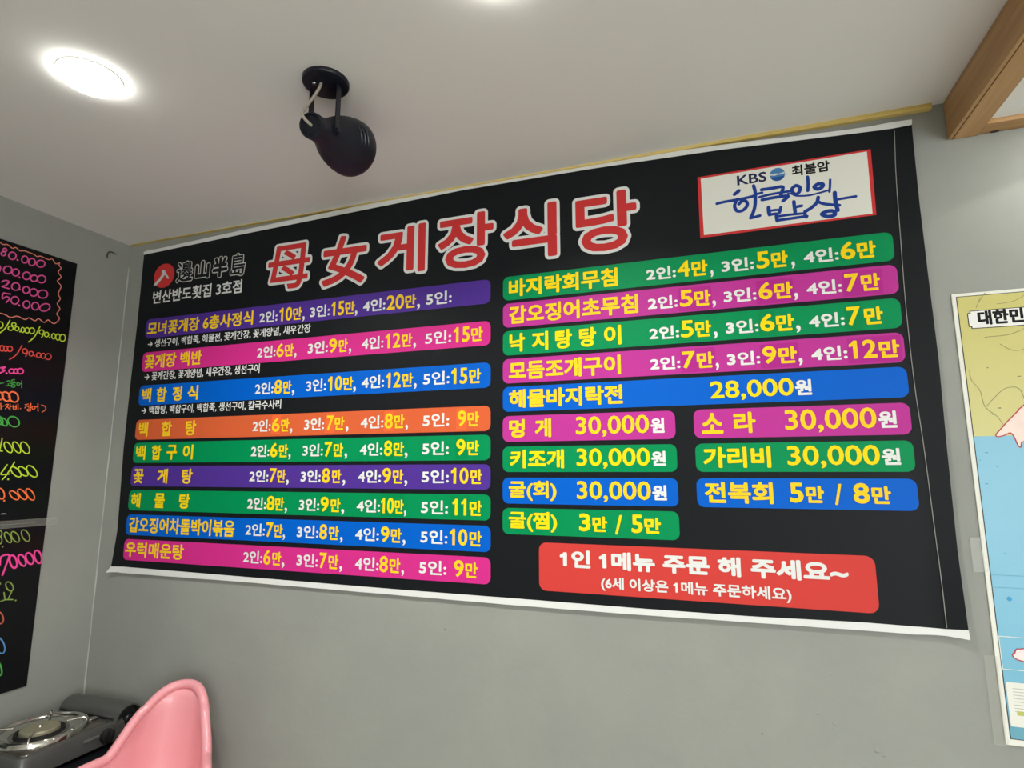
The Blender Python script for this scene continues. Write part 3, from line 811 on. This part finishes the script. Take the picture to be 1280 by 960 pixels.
# row of the framed prices
D = lambda *a: [a]
PINKS = [el(60, 215, 22, 20), el(42, 260, 27, 24), el(150, 285, 44, 44), D(212, 335), el(300, 330, 38, 42), el(385, 360, 40, 42), el(490, 380, 50, 42),
    el(95, 455, 50, 45), el(190, 485, 42, 42), D(235, 545), el(320, 525, 45, 45), el(410, 555, 42, 38), el(500, 565, 50, 45), [(-5, 400), (8, 430), (-4, 470)],
    [(20, 600), (60, 580), (110, 595), (70, 640), (25, 655), (110, 680)], el(190, 655, 48, 45), D(240, 690), el(315, 695, 40, 40), el(405, 725, 45, 45), el(515, 745, 58, 48),
    [(130, 745), (85, 738), (40, 735), (30, 800), (80, 775), (115, 800), (75, 845)], el(180, 820, 45, 45), D(232, 880), el(320, 870, 40, 45), el(425, 890, 42, 45), el(540, 905, 60, 45, .3)]
for k0_, k1_ in ((0, 7), (7, 14), (14, 20), (20, 26)): writing(UB, 'handwriting', 'pink', PINKS[k0_:k1_], 0, 290, 9.6, 2.0)
wave = [(-20, 118), (0, 122), (40, 150), (90, 150), (150, 195), (190, 185), (240, 225), (290, 225), (350, 245), (400, 265), (450, 295), (490, 290), (580, 330), (630, 325), (670, 380), (715, 370), (710, 400), (735, 435), (700, 480),
        (735, 540), (690, 590), (735, 650), (700, 740), (725, 800), (690, 860), (720, 920), (695, 960), (685, 990), (715, 1040), (650, 1100), (580, 1055), (530, 1085), (465, 1040), (420, 1065), (350, 1030), (300, 1050),
        (210, 1010), (130, 1025), (60, 990), (0, 975), (-20, 985)]
writing(UB, 'wavy_border', 'salmon', [wave], 0, 290, 9.6, 1.5)
writing(UB, 'handwriting', 'lime', [el(5, 155, 32, 38), [(120, 100), (60, 200), (0, 250)], el(168, 148, 25, 20), el(130, 195, 30, 26), el(205, 200, 24, 24), D(243, 235), el(275, 215, 20, 30), el(328, 220, 26, 32), el(385, 225, 30, 35),
    [(480, 175), (420, 290), (345, 360)], el(500, 240, 28, 26), [(525, 245), (515, 280), (500, 305)], el(560, 270, 26, 28), D(598, 305), el(645, 290, 23, 32), el(697, 300, 26, 38), el(752, 310, 34, 42)], 0, 390, 9.6, 1.7)
writing(UB, 'handwriting', 'red', [el(25, 435, 25, 34), el(70, 440, 24, 32), el(120, 442, 30, 32), [(265, 400), (200, 510), (115, 570)], el(300, 468, 28, 28), [(335, 470), (325, 500), (310, 530)], el(375, 500, 27, 28), D(415, 525),
    el(465, 518, 26, 30), el(520, 525, 27, 30), el(580, 535, 36, 35)], 0, 390, 9.6, 1.7)
writing(UB, 'handwriting', 'hot', [[(10, 670), (65, 660), (25, 692), (60, 702), (5, 730)], D(80, 735), el(140, 710, 30, 27), el(192, 710, 25, 27), el(245, 710, 36, 32)], 0, 390, 9.6, 2.1)
writing(UB, 'handwriting', 'green', [[(0, 858), (45, 850)], [(80, 830), (125, 826), (118, 858)], [(100, 860), (100, 884)], [(70, 886), (130, 880)], [(145, 815), (178, 812)], [(146, 816), (145, 840), (178, 837)], [(132, 857), (190, 850)], el(160, 886, 24, 17),
    el(220, 865, 17, 18), [(240, 862), (258, 858)], [(262, 825), (260, 910)]], 0, 390, 9.6, 1.2)
writing(UB, 'handwriting', 'green', [el(0, 435, 32, 50, -.3), el(48, 455, 36, 48, -.4), el(165, 452, 66, 62, -.25)], 0, 480, 9.6, 2.0)
writing(UB, 'handwriting', 'orange', [el(-2, 142, 40, 46, -.1), el(75, 150, 45, 55, -.25), el(165, 155, 56, 62, -.2)], 0, 480, 9.6, 2.4)
writing(UB, 'handwriting', 'orange', [[(10, 230), (15, 310)], [(15, 268), (48, 264)], [(65, 250), (102, 245), (66, 298)], [(86, 268), (110, 296)], [(122, 240), (120, 310)], [(121, 272), (146, 268)], [(160, 256), (162, 300), (196, 298)], [(195, 252), (197, 300)], [(160, 278), (195, 276)],
    [(217, 238), (219, 310)], D(248, 295), [(300, 248), (342, 240)], [(322, 258), (300, 288)], [(322, 260), (350, 282)], [(372, 230), (372, 290)], [(346, 262), (370, 260)], el(350, 312, 22, 14), el(404, 284, 18, 20), [(425, 276), (455, 272)], [(457, 234), (458, 326)],
    [(500, 250), (545, 270), (545, 310), (505, 338)]], 0, 480, 9.6, 1.2)
writing(UB, 'handwriting', 'lime', [[(28, 650), (14, 720), (0, 785)], [(0, 802), (30, 806)], el(100, 760, 42, 64, -.42), el(202, 760, 40, 66, -.42), el(302, 765, 48, 70, -.35)], 0, 480, 9.6, 1.7)
writing(UB, 'handwriting', 'lime', [[(110, 130), (60, 200), (15, 272), (80, 278), (150, 268)], [(220, 90), (110, 270), (35, 355)], D(125, 350), el(240, 238, 62, 76, -.62), el(350, 230, 58, 70, -.6), el(480, 230, 66, 86, -.5)], 0, 570, 12, 1.8)
writing(UB, 'handwriting', 'orange', [el(15, 565, 50, 82, -.2), D(65, 670), el(215, 590, 56, 66, -.6), el(335, 575, 54, 78, -.55), el(455, 575, 52, 86, -.45)], 0, 570, 12, 1.9)
writing(UB, 'handwriting', 'white', [[(20, 872), (55, 866), (92, 870)]], 0, 570, 12, 1.2)
writing(LB, 'handwriting', 'olive', [el(2, 148, 20, 32), el(-2, 220, 24, 42), D(30, 292), el(88, 190, 32, 58, -.4), el(168, 184, 38, 58, -.42), el(280, 170, 40, 62, -.35)], 0, 650, 8.727, 1.6)
writing(LB, 'handwriting', 'hot', [[(0, 490), (15, 400), (100, 382), (72, 480), (28, 602)], el(146, 455, 38, 70, -.2), D(178, 510), el(242, 440, 38, 62, -.3), el(325, 420, 40, 62, -.25), el(416, 402, 38, 70, -.2)], 0, 650, 8.727, 2.6)
writing(LB, 'handwriting', 'olive', [el(105, 725, 38, 50, -.3), [(45, 790), (55, 862)], [(128, 782), (90, 862)], [(0, 892), (60, 870), (142, 868)], D(172, 877), [(0, 680), (6, 700)]], 0, 650, 8.727, 1.6)
writing(LB, 'handwriting', 'brown', [el(-2, 646, 14, 22, -.2)], 0, 550, 2.909, 1.9)
writing(LB, 'handwriting', 'blue', [el(-2, 746, 18, 30, -.3)], 0, 550, 2.909, 1.9)
writing(LB, 'handwriting', 'green', [el(-4, 832, 10, 24, -.2)], 0, 550, 2.909, 2.2)

# clear tape over the seam of the boards
M_tape = mat('clear_tape', srgb(215, 216, 205), rough=.12, alpha=.10, spec=.6)
def tape(label, y0, y1, z0, z1, x):
    bm = bmesh.new(); box(bm, x, x + .0006, y0, y1, z0, z1)
    return tag(obj('clear_tape', bm, M_tape), label, 'tape', 'pieces of clear tape')
tape('clear tape over the seam between the two black price boards', yr1 - .55, yr1 + .034, zmid - .012, zmid + .012, XL + .0047)

# ================================================================== WALL MAP
M_mapf = vinyl('map_white_border', (232, 232, 222), .35)
mx0 = (on_back(1186.7, 368, .004).x + on_back(1260.5, 931.5, .004).x) / 2
mz1 = on_back(1186.7, 368, .004).z; mz0 = on_back(1260.5, 931.5, .004).z; mx1 = mx0 + .72
MP = thing('wall_map', 'wall map with yellow land and blue sea, right of the menu banner', 'wall map', ((mx0 + mx1) / 2, -.002, mz0))
bm = bmesh.new(); box(bm, mx0, mx1, -.0035, -.0005, mz0, mz1, .0008, 1)
o = obj('backing', bm, M_mapf, MP); local(o, MP)
mo = .0039
def mpx(px, py): p = on_back(px, py, mo); return (p.x * Zs, p.z * Zs)
i0, i1, j0, j1 = (mx0 + .008) * Zs, (mx1 - .008) * Zs, (mz0 + .012) * Zs, (mz1 - .007) * Zs
s = Sheet('back', mo)
coast_z = mpx(1213, 545.5)[1]
s.add([(i0, j0), (i1, j0), (i1, j1), (i0, j1)], [[0, 1, 2, 3]], vinyl('map_dark_line', (60, 62, 58), .35))
b0, b1, c0, c1 = i0 + 1.6, i1 - 1.6, j0 + 1.6, j1 - 1.6
s.add([(b0, c0), (b1, c0), (b1, coast_z), (b0, coast_z)], [[0, 1, 2, 3]], mat('map_sea', srgb(112, 180, 206), rough=.35, vary=.06, vscale=6), mo + .0002)
s.add([(b0, coast_z), (b1, coast_z), (b1, c1), (b0, c1)], [[0, 1, 2, 3]], mat('map_land', srgb(198, 190, 108), rough=.35, vary=.07, vscale=9), mo + .0002)
o = s.build('printed_sheet', MP)
# pink peninsula, continuing out of the picture
pen = [mpx(*q) for q in ((1245, 543), (1253, 534), (1260, 526), (1267, 519), (1273, 513), (1278, 508))]
ux = lambda x, z: (x * Zs, z * Zs)
x_r, z_r = pen[-1][0] / Zs, pen[-1][1] / Zs
low = [mpx(*q) for q in ((1247, 546), (1256, 544), (1263, 541), (1268, 547), (1272, 556), (1276, 559), (1279, 552))]
pen += [ux(x_r + .09, z_r + .07), ux(x_r + .22, z_r + .10), ux(x_r + .36, z_r + .14), ux(x_r + .33, z_r + .02), ux(x_r + .26, z_r - .07), ux(x_r + .31, z_r - .16), ux(x_r + .38, z_r - .30), ux(x_r + .36, z_r - .41), ux(x_r + .24, z_r - .46), ux(x_r + .13, z_r - .44),
        ux(x_r + .10, z_r - .36), ux(x_r + .14, z_r - .27), ux(x_r + .08, z_r - .16), ux(x_r + .02, z_r - .10)]
pen += low[::-1]
s = Sheet('back', mo + .0004)
V, F = union([pen]); s.add(V, F, mat('map_peninsula', srgb(236, 210, 196), rough=.35, vary=.08, vscale=60))
V, F = union(ribbon_polys([(v.x, v.y) for v in catmull([(a, b, 0) for a, b in pen], 3, True)], 1.1, True, 6)); s.add(V, F, vinyl('map_coast_red', (190, 74, 84)), mo + .0006)
s.build('peninsula', MP)
# title plate
s = Sheet('back', mo + .0006)
tl, bl = mpx(1208.5, 389), mpx(1211, 411.5)
t0, t1, tz0, tz1 = (tl[0] + bl[0]) / 2, (tl[0] + bl[0]) / 2 + 210, bl[1], tl[1]
def plate(g): 
    n = 5
    return [(t0 + g + n, tz0 + g), (t1 - g - n, tz0 + g), (t1 - g - n, tz0 + g + n), (t1 - g, tz0 + g + n), (t1 - g, tz1 - g - n), (t1 - g - n, tz1 - g - n), (t1 - g - n, tz1 - g), (t0 + g + n, tz1 - g), (t0 + g + n, tz1 - g - n), (t0 + g, tz1 - g - n), (t0 + g, tz0 + g + n), (t0 + g + n, tz0 + g + n)]
p = plate(0); V, F = union([p]); s.add(V, F, M_ink)
p = plate(1.5); V, F = union([p]); s.add(V, F, vinyl('plate_white', (236, 236, 232)), mo + .0008)
k0 = mpx(1221.5, 396)[0]; kw = mpx(1279.5, 396)[0] - k0
V, F = lettering('대한민국', k0, k0 + kw * 4 / 2.92, mpx(1245, 405.5)[1], mpx(1245, 387)[1], 1.5); s.add(V, F, M_ink, mo + .001)
o = s.build('title_plate', MP); o['label'] = 'white title plate with dark lettering'
# rivers, roads, names
random.seed(4)
s = Sheet('back', mo + .0005); polys = []
for path in ([(1178, 445), (1203, 430), (1235, 421), (1262, 418), (1285, 408)], [(1200, 447), (1212, 462), (1214, 475), (1225, 488), (1231, 508), (1246, 520), (1254, 531)], [(1233, 508), (1250, 490), (1262, 484), (1275, 487), (1284, 510)],
             [(1186, 376), (1222, 380), (1231, 366)], [(1246, 380), (1268, 376), (1284, 366)], [(1225, 372), (1220, 385)], [(1250, 430), (1266, 438), (1282, 436)]):
    q = [mpx(*c) for c in path]; q = [c for c in q if b0 + 2 < c[0] < b1]
    if len(q) < 2: continue
    q = [(v.x, v.y) for v in catmull([(a, b, 0) for a, b in q], 5)]
    polys += ribbon_polys(q, .6, False, 5)
V, F = union(polys); s.add(V, F, vinyl('map_road', (150, 146, 104)))
polys = []
for i in range(46):
    x = b0 + 6 + random.random() * (b1 - b0 - 14); z = coast_z + 8 + random.random() * (tz0 - coast_z - 14); wd = 2 + random.random() * 5
    polys.append([(x, z), (x + wd, z), (x + wd, z + 1.5), (x, z + 1.5)])
V, F = union(polys); s.add(V, F, vinyl('map_small_marks', (92, 92, 76)), mo + .0006)
polys = []
for i in range(60):
    x = b0 + 2 + random.random() * (b1 - b0 - 14); z = c0 + 8 + random.random() * (coast_z - c0 - 14); wd = 2 + random.random() * 4
    polys.append([(x, z), (x + wd, z), (x + wd, z + 1.3), (x, z + 1.3)])
for dx, dy in ((1261, 748.5), (1244, 697)): pass
V, F = union(polys); s.add(V, F, vinyl('map_sea_marks', (70, 120, 150)), mo + .0006)
for a, b in ((1238, 718.5), (1240, 734)):
    q = mpx(a, b); V, F = union([[(q[0], q[1]), (b1, q[1]), (b1, q[1] + .7), (q[0], q[1] + .7)]]); s.add(V, F, vinyl('map_sea_line', (96, 160, 190)), mo + .0007)
q = circ(mpx(1261.5, 748.5), 4.5, 10); s.add(q, [list(range(10))], vinyl('map_sea_spot', (74, 160, 206)), mo + .0008)
s.build('map_marks', MP)
# inset of the island and the legend below it
s = Sheet('back', mo + .0009)
a1, a2 = mpx(1248, 795), mpx(1253, 836)
V, F = union(ribbon_polys([(a1[0], a2[1]), (a1[0], a1[1]), (a1[0] + 200, a1[1]), (a1[0] + 200, a2[1])], .7, True, 5)); s.add(V, F, M_mapf)
ic = mpx(1278, 819); R = 30
isl = []
for i in range(26):
    a = 2 * math.pi * i / 26; k = 1 + .10 * random.uniform(-1, 1); isl.append((ic[0] + R * .62 * k * math.cos(a) + R*.12, ic[1] + R * .42 * k * math.sin(a)))
V, F = union([isl]); s.add(V, F, mat('map_island', srgb(240, 224, 220), rough=.35), mo + .0011)
V, F = union(ribbon_polys(isl, 1.0, True, 6)); s.add(V, F, vinyl('map_coast_red', (190, 74, 84)), mo + .0013)
s.build('island_inset', MP)
s = Sheet('back', mo + .0009)
g1, g2 = mpx(1254, 851.7)[1], mpx(1258, 907)[1]
s.add([(b0 + 2, g2), (b1 - 2, g2), (b1 - 2, g1), (b0 + 2, g1)], [[0, 1, 2, 3]], M_mapf)
s.add([(b0, c0), (b1, c0), (b1, g2 - 1), (b0, g2 - 1)], [[0, 1, 2, 3]], vinyl('map_deep_sea', (110, 168, 186), .35), mo + .0007)
polys = []
for k in range(8):
    z = g1 - 12 - k * 6.2; polys.append([(b0 + 12, z), (b0 + 120, z), (b0 + 120, z + .9), (b0 + 12, z + .9)])
V, F = union(polys); s.add(V, F, vinyl('legend_lines', (170, 172, 160)), mo + .0011)
p = [(b0 + 15, g2 + 22), (b0 + 40, g2 + 22), (b0 + 40, g2 + 30), (b0 + 15, g2 + 30)]
s.add(p, [[0, 1, 2, 3]], vinyl('legend_olive', (190, 196, 110)), mo + .0013)
s.build('legend', MP)
for (p0, p1, lb) in (((1248, 820), (1262, 933), 'clear tape holding the lower left edge of the wall map'), ((1220, 672), (1227, 715), 'clear tape at mid height on the left edge of the wall map')):
    A, B = on_back(*p0, .004), on_back(*p1, .004)
    bm = bmesh.new(); box(bm, mx0 - .02, mx0 + .004, -.0050, -.0046, B.z, A.z)
    tag(obj('clear_tape', bm, M_tape), lb, 'tape', 'pieces of clear tape')

# ================================================================== TABLE, STOVE, BABY CHAIR
M_tabtop = mat('black_table_top', srgb(22, 24, 28), rough=.3)
M_tableg = mat('black_table_steel', srgb(24, 24, 26), rough=.45)
TZ = .715
tb = thing('table', 'black table in the corner under the portable gas stove', 'table', (-1.90, -.62, 0))
bm = bmesh.new(); box(bm, -2.065, -1.715, -1.20, -.012, TZ - .028, TZ, .004)
local(obj('table_top', bm, M_tabtop, tb), tb)
for lx in (-2.03, -1.755):
    for ly in (-1.16, -.06):
        bm = bmesh.new(); box(bm, lx - .018, lx + .018, ly - .018, ly + .018, 0, TZ - .028, .002, 1)
        local(obj('leg', bm, M_tableg, tb), tb)
bm = bmesh.new(); box(bm, -2.02, -1.765, -1.14, -.08, TZ - .075, TZ - .029, .002, 1)
local(obj('apron', bm, M_tableg, tb), tb)

# ---- stove: width along y (canister bay next to the back wall), depth along x
M_stove = mat('dark_grey_enamel', srgb(74, 74, 72), rough=.3, spec=.6)
M_stovem = mat('stove_top_metal', srgb(120, 116, 110), rough=.22, metal=.8)
M_chrome = mat('polished_drip_tray', srgb(205, 203, 196), rough=.12, metal=1)
M_burner = mat('burner_cap', srgb(150, 146, 122), rough=.5, metal=.4)
M_hole = mat('stove_black_and_hole_shade', srgb(10, 10, 10), rough=.7)  # black knob, feet and ring; also shade painted into the canister opening
SX0, SX1, SY0, SY1 = -2.035, -1.772, -.372, -.020
st = thing('portable_gas_stove', 'grey portable gas stove with a shiny round drip tray on the corner table', 'gas stove', ((SX0 + SX1) / 2, (SY0 + SY1) / 2, TZ))
def S_(o): return local(o, st) if o.parent == st else o
BZ0, BZ1 = TZ + .012, TZ + .066
def rbox(bm, x0, x1, y0, y1, z0, z1, r, taper=0, n=6):
    """box with rounded plan corners, tapering inwards towards the top"""
    rings = []
    for z, t in ((z0, 0), (z1 - .006, taper * .8), (z1 - .0015, taper * .9 + .0018), (z1, taper + .006)):
        rr = max(r - t * .5, .004)
        p = rrect(x0 + t, x1 - t, y0 + t, y1 - t, rr, n)
        rings.append([bm.verts.new((a, b, z)) for a, b in p])
    for A, B in zip(rings, rings[1:]):
        for i in range(len(A)): bm.faces.new((A[i], A[(i + 1) % len(A)], B[(i + 1) % len(A)], B[i]))
    bm.faces.new(rings[0][::-1]); bm.faces.new(rings[-1])
bm = bmesh.new(); rbox(bm, SX0, SX1, SY0, SY1 - .02, BZ0, BZ1, .028, .006)
S_(obj('body', bm, M_stove, st, True, 30))
bm = bmesh.new(); rbox(bm, SX0 + .012, SX1 - .012, SY0 + .012, SY1 - .090, BZ1 - .004, BZ1 + .004, .022, .003)
S_(obj('top_plate', bm, M_stovem, st, True, 30))
cx_, cy_ = SX0 + .128, SY0 + .132
bm = bmesh.new(); lathe(bm, [(.002, .119), (.010, .1185), (.0155, .115), (.0165, .111), (.0145, .106), (.0085, .102), (.0075, .095), (.0095, .090), (.0085, .085), (.0035, .078), (.0025, .066), (.0025, 0)], (cx_, cy_, BZ1 + .001), (0, 0, 1), 64)
S_(obj('drip_tray', bm, M_chrome, st, True, 40))
bm = bmesh.new(); lathe(bm, [(0, .050), (.012, .048), (.015, .045), (.016, .010), (.016, 0)], (cx_, cy_, BZ1 + .003), (0, 0, 1), 48)
bur = S_(obj('burner', bm, M_burner, st, True, 35))
bm = bmesh.new(); lathe(bm, [(0, .007), (.005, .006), (.006, 0)], (cx_, cy_, BZ1 + .019), (0, 0, 1), 16)
S_(obj('burner_screw', bm, M_chrome, bur, True, 35))
bm = bmesh.new(); lathe(bm, [(0, .062), (.006, .060), (.006, .052), (.0, .052)], (cx_, cy_, BZ1 + .0035), (0, 0, 1), 48)
S_(obj('burner_ring', bm, M_hole, bur, True, 35))
for k in range(4):
    a = math.radians(45 + 90 * k); c, s_ = math.cos(a), math.sin(a)
    bm = bmesh.new()
    pts = [(cx_ + c * .060, cy_ + s_ * .060, BZ1 + .024), (cx_ + c * .085, cy_ + s_ * .085, BZ1 + .026), (cx_ + c * .108, cy_ + s_ * .108, BZ1 + .026), (cx_ + c * .114, cy_ + s_ * .114, BZ1 + .012)]
    tube(bm, catmull(pts, 4), .0032, 8)
    S_(obj('pan_support', bm, M_chrome, st, True))
# canister bay with its rounded lid
hy = SY1 - .046; hr = .043; hz = BZ1 - .004
bm = bmesh.new()
prof = []
for k in range(13):
    a = math.radians(180 - 180 * k / 12); prof.append((hy + hr * math.cos(a), hz + hr * .92 * math.sin(a)))
prof = [(SY1 - .094, hz - .006)] + prof + [(SY1 - .003, BZ0 + .004)]
prof_in = [(hy + (a - hy) * .88, hz + (b - hz) * .88) for a, b in prof]
rings = []
for x in (SX0 + .004, SX0 + .010, SX1 - .006, SX1):
    k = .97 if x in (SX0 + .004, SX1) else 1
    rings.append([bm.verts.new((x, hy + (a - hy) * k, hz + (b - hz) * k)) for a, b in prof])
for A, B in zip(rings, rings[1:]):
    for i in range(len(A) - 1): bm.faces.new((A[i], A[i + 1], B[i + 1], B[i]))
inn = [bm.verts.new((SX1, a, b)) for a, b in prof_in]
for i in range(len(inn) - 1): bm.faces.new((rings[-1][i], rings[-1][i + 1], inn[i + 1], inn[i]))
inb = [bm.verts.new((SX0 + .012, a, b)) for a, b in prof_in]
for i in range(len(inn) - 1): bm.faces.new((inn[i], inn[i + 1], inb[i + 1], inb[i]))
bm.faces.new(rings[0])
lid = S_(obj('canister_lid', bm, M_stove, st, True, 35))
bm = bmesh.new(); box(bm, SX0 + .014, SX1 - .012, hy - hr - .0015, hy - hr + .004, hz + .006, hz + .011, .0015, 1)
S_(obj('lid_seam', bm, M_hole, lid))
bm = bmesh.new(); box(bm, SX1 - .03, SX1 + .0005, SY1 - .088, SY1 - .006, BZ0 + .006, BZ1 - .006, .004)
S_(obj('bay_front', bm, M_stove, st))
bm = bmesh.new(); lathe(bm, [(-.02, 0), (-.02, .036), (-.006, .034), (-.006, 0)], (SX1 - .004, hy, hz - .002), (1, 0, 0), 32)
S_(obj('canister_opening', bm, M_hole, lid))
bm = bmesh.new(); lathe(bm, [(-.02, .017), (.000, .016), (.004, .013), (.004, 0)], (SX1 + .001, hy, hz - .004), (1, 0, 0), 28)
S_(obj('canister', bm, mat('gas_canister', srgb(34, 34, 38), rough=.3, metal=.4), lid, True, 40))
# knob at the front, feet, igniter bracket, maker's plate
bm = bmesh.new(); lathe(bm, [(0, .020), (.012, .019), (.014, .016), (.014, 0)], (SX1 - .002, SY1 - .115, BZ0 + .024), (1, 0, 0), 32)
box(bm, SX1 + .010, SX1 + .022, SY1 - .119, SY1 - .111, BZ0 + .008, BZ0 + .040, .002)
S_(obj('control_knob', bm, M_hole, st, True, 35))
for fx in (SX0 + .03, SX1 - .03):
    for fy in (SY0 + .03, SY1 - .05):
        bm = bmesh.new(); lathe(bm, [(0, .010), (.0125, .012), (.0125, 0)], (fx, fy, TZ), (0, 0, 1), 20); S_(obj('foot', bm, M_hole, st, True, 40))
bm = bmesh.new()
box(bm, SX0 + .185, SX0 + .205, SY0 + .228, SY0 + .250, BZ1 + .003, BZ1 + .012, .002); box(bm, SX0 + .192, SX0 + .2, SY0 + .222, SY0 + .228, BZ1 + .003, BZ1 + .016, .001)
S_(obj('igniter_bracket', bm, M_chrome, st))
bm = bmesh.new(); box(bm, SX1 - .0028, SX1 + .0003, SY0 + .17, SY0 + .215, BZ0 + .030, BZ0 + .036)
S_(obj('side_badge', bm, mat('badge_silver', srgb(150, 150, 146), rough=.35, metal=.6), st))

# ---- pink baby chair
M_pink = mat('pink_plastic', srgb(232, 156, 163), rough=.28, spec=.5, coat=.15)
CX, CY, CRZ = -1.483, -.216, math.radians(22)
ch = thing('baby_chair', 'pink plastic baby chair with a tall rounded back against the grey wall', 'baby chair', (CX, CY, 0), CRZ)
SEAT, ZTOP, ZARM = .52, .905, .758
HWB = .112
FLARE = math.radians(25)
def plan(s, r):
    """U-shaped plan of the shell; s is the length along the rim from the middle of the back"""
    ph = math.pi / 2 - FLARE; q = ph * r; a = abs(s); sg = 1 if s >= 0 else -1
    if a < q: return r * math.sin(s / r), r * math.cos(s / r)
    return sg * (r * math.sin(ph) + (a - q) * math.cos(ph)), r * math.cos(ph) - (a - q) * math.sin(ph)
def smooth(t): t = max(0, min(1, t)); return t * t * (3 - 2 * t)
RIM = []
NS = 64; SM = .33
rows = []
def rim_z(a):
    if a < .115: return ZTOP - .05 * (a / .115) ** 2.5
    return ZARM + (ZTOP - .05 - ZARM) * (1 - smooth((a - .115) / .095)) - .03 * smooth((a - .27) / .06)
for i in range(NS + 1):
    s = -SM + 2 * SM * i / NS; a = abs(s)
    zt = rim_z(a); col = []
    for j in range(13):
        t = j / 12
        z = SEAT + (zt - SEAT) * t
        flare = .85 + .15 * t ** .7
        nar = 1 - .20 * smooth((z - .76) / .16)
        x, y = plan(s, HWB)
        y += .03 * smooth((z - SEAT) / .2)
        col.append(Vector((x * flare * nar, y * flare + (.01 if t == 1 else 0), z)))
    rows.append(col)
bm = bmesh.new()
gv = [[bm.verts.new(p) for p in c] for c in rows]
for A, B in zip(gv, gv[1:]):
    for j in range(12): bm.faces.new((A[j], B[j], B[j + 1], A[j + 1]))
bt = [c[0] for c in gv]
bm.faces.new(bt)
shl = obj('seat_shell', bm, M_pink, ch, True, 60)
md = shl.modifiers.new('wall', 'SOLIDIFY'); md.thickness = .006; md.offset = 0
bm = bmesh.new(); tube(bm, [c[-1] for c in rows], .013, 14)
rim = obj('rim', bm, M_pink, ch, True)
bm = bmesh.new(); box(bm, -.135, .135, -.135, -.115, SEAT - .02, SEAT + .03, .008); obj('seat_lip', bm, M_pink, ch, True, 40)
for lx in (-1, 1):
    for ly in (-1, 1):
        bm = bmesh.new()
        tube(bm, [(lx * .085, ly * .075 - .02, SEAT - .002), (lx * .135, ly * .135 - .02, .26), (lx * .165, ly * .175 - .02, .0)], [.022, .019, .016], 14)
        obj('leg', bm, M_pink, ch, True, 50)
bm = bmesh.new(); tube(bm, [(-.14, -.16, .24), (.14, -.16, .24)], .012, 10); obj('footrest', bm, M_pink, ch, True, 50)

# ================================================================== SMALL THINGS ON THE WALLS
bm = bmesh.new()
hp = on_left(135, 316, .0)
tube(bm, catmull([(XL, hp.y + .03, hp.z + .004), (XL + .006, hp.y + .01, hp.z + .006), (XL + .008, hp.y - .004, hp.z - .001), (XL + .006, hp.y - .006, hp.z - .014), (XL + .002, hp.y - .001, hp.z - .02)], 5), .0016, 8)
tag(obj('wall_hook', bm, mat('dark_wire', srgb(30, 30, 30), rough=.5), None, True), 'small dark wire hook on the left wall near the ceiling corner', 'hook')
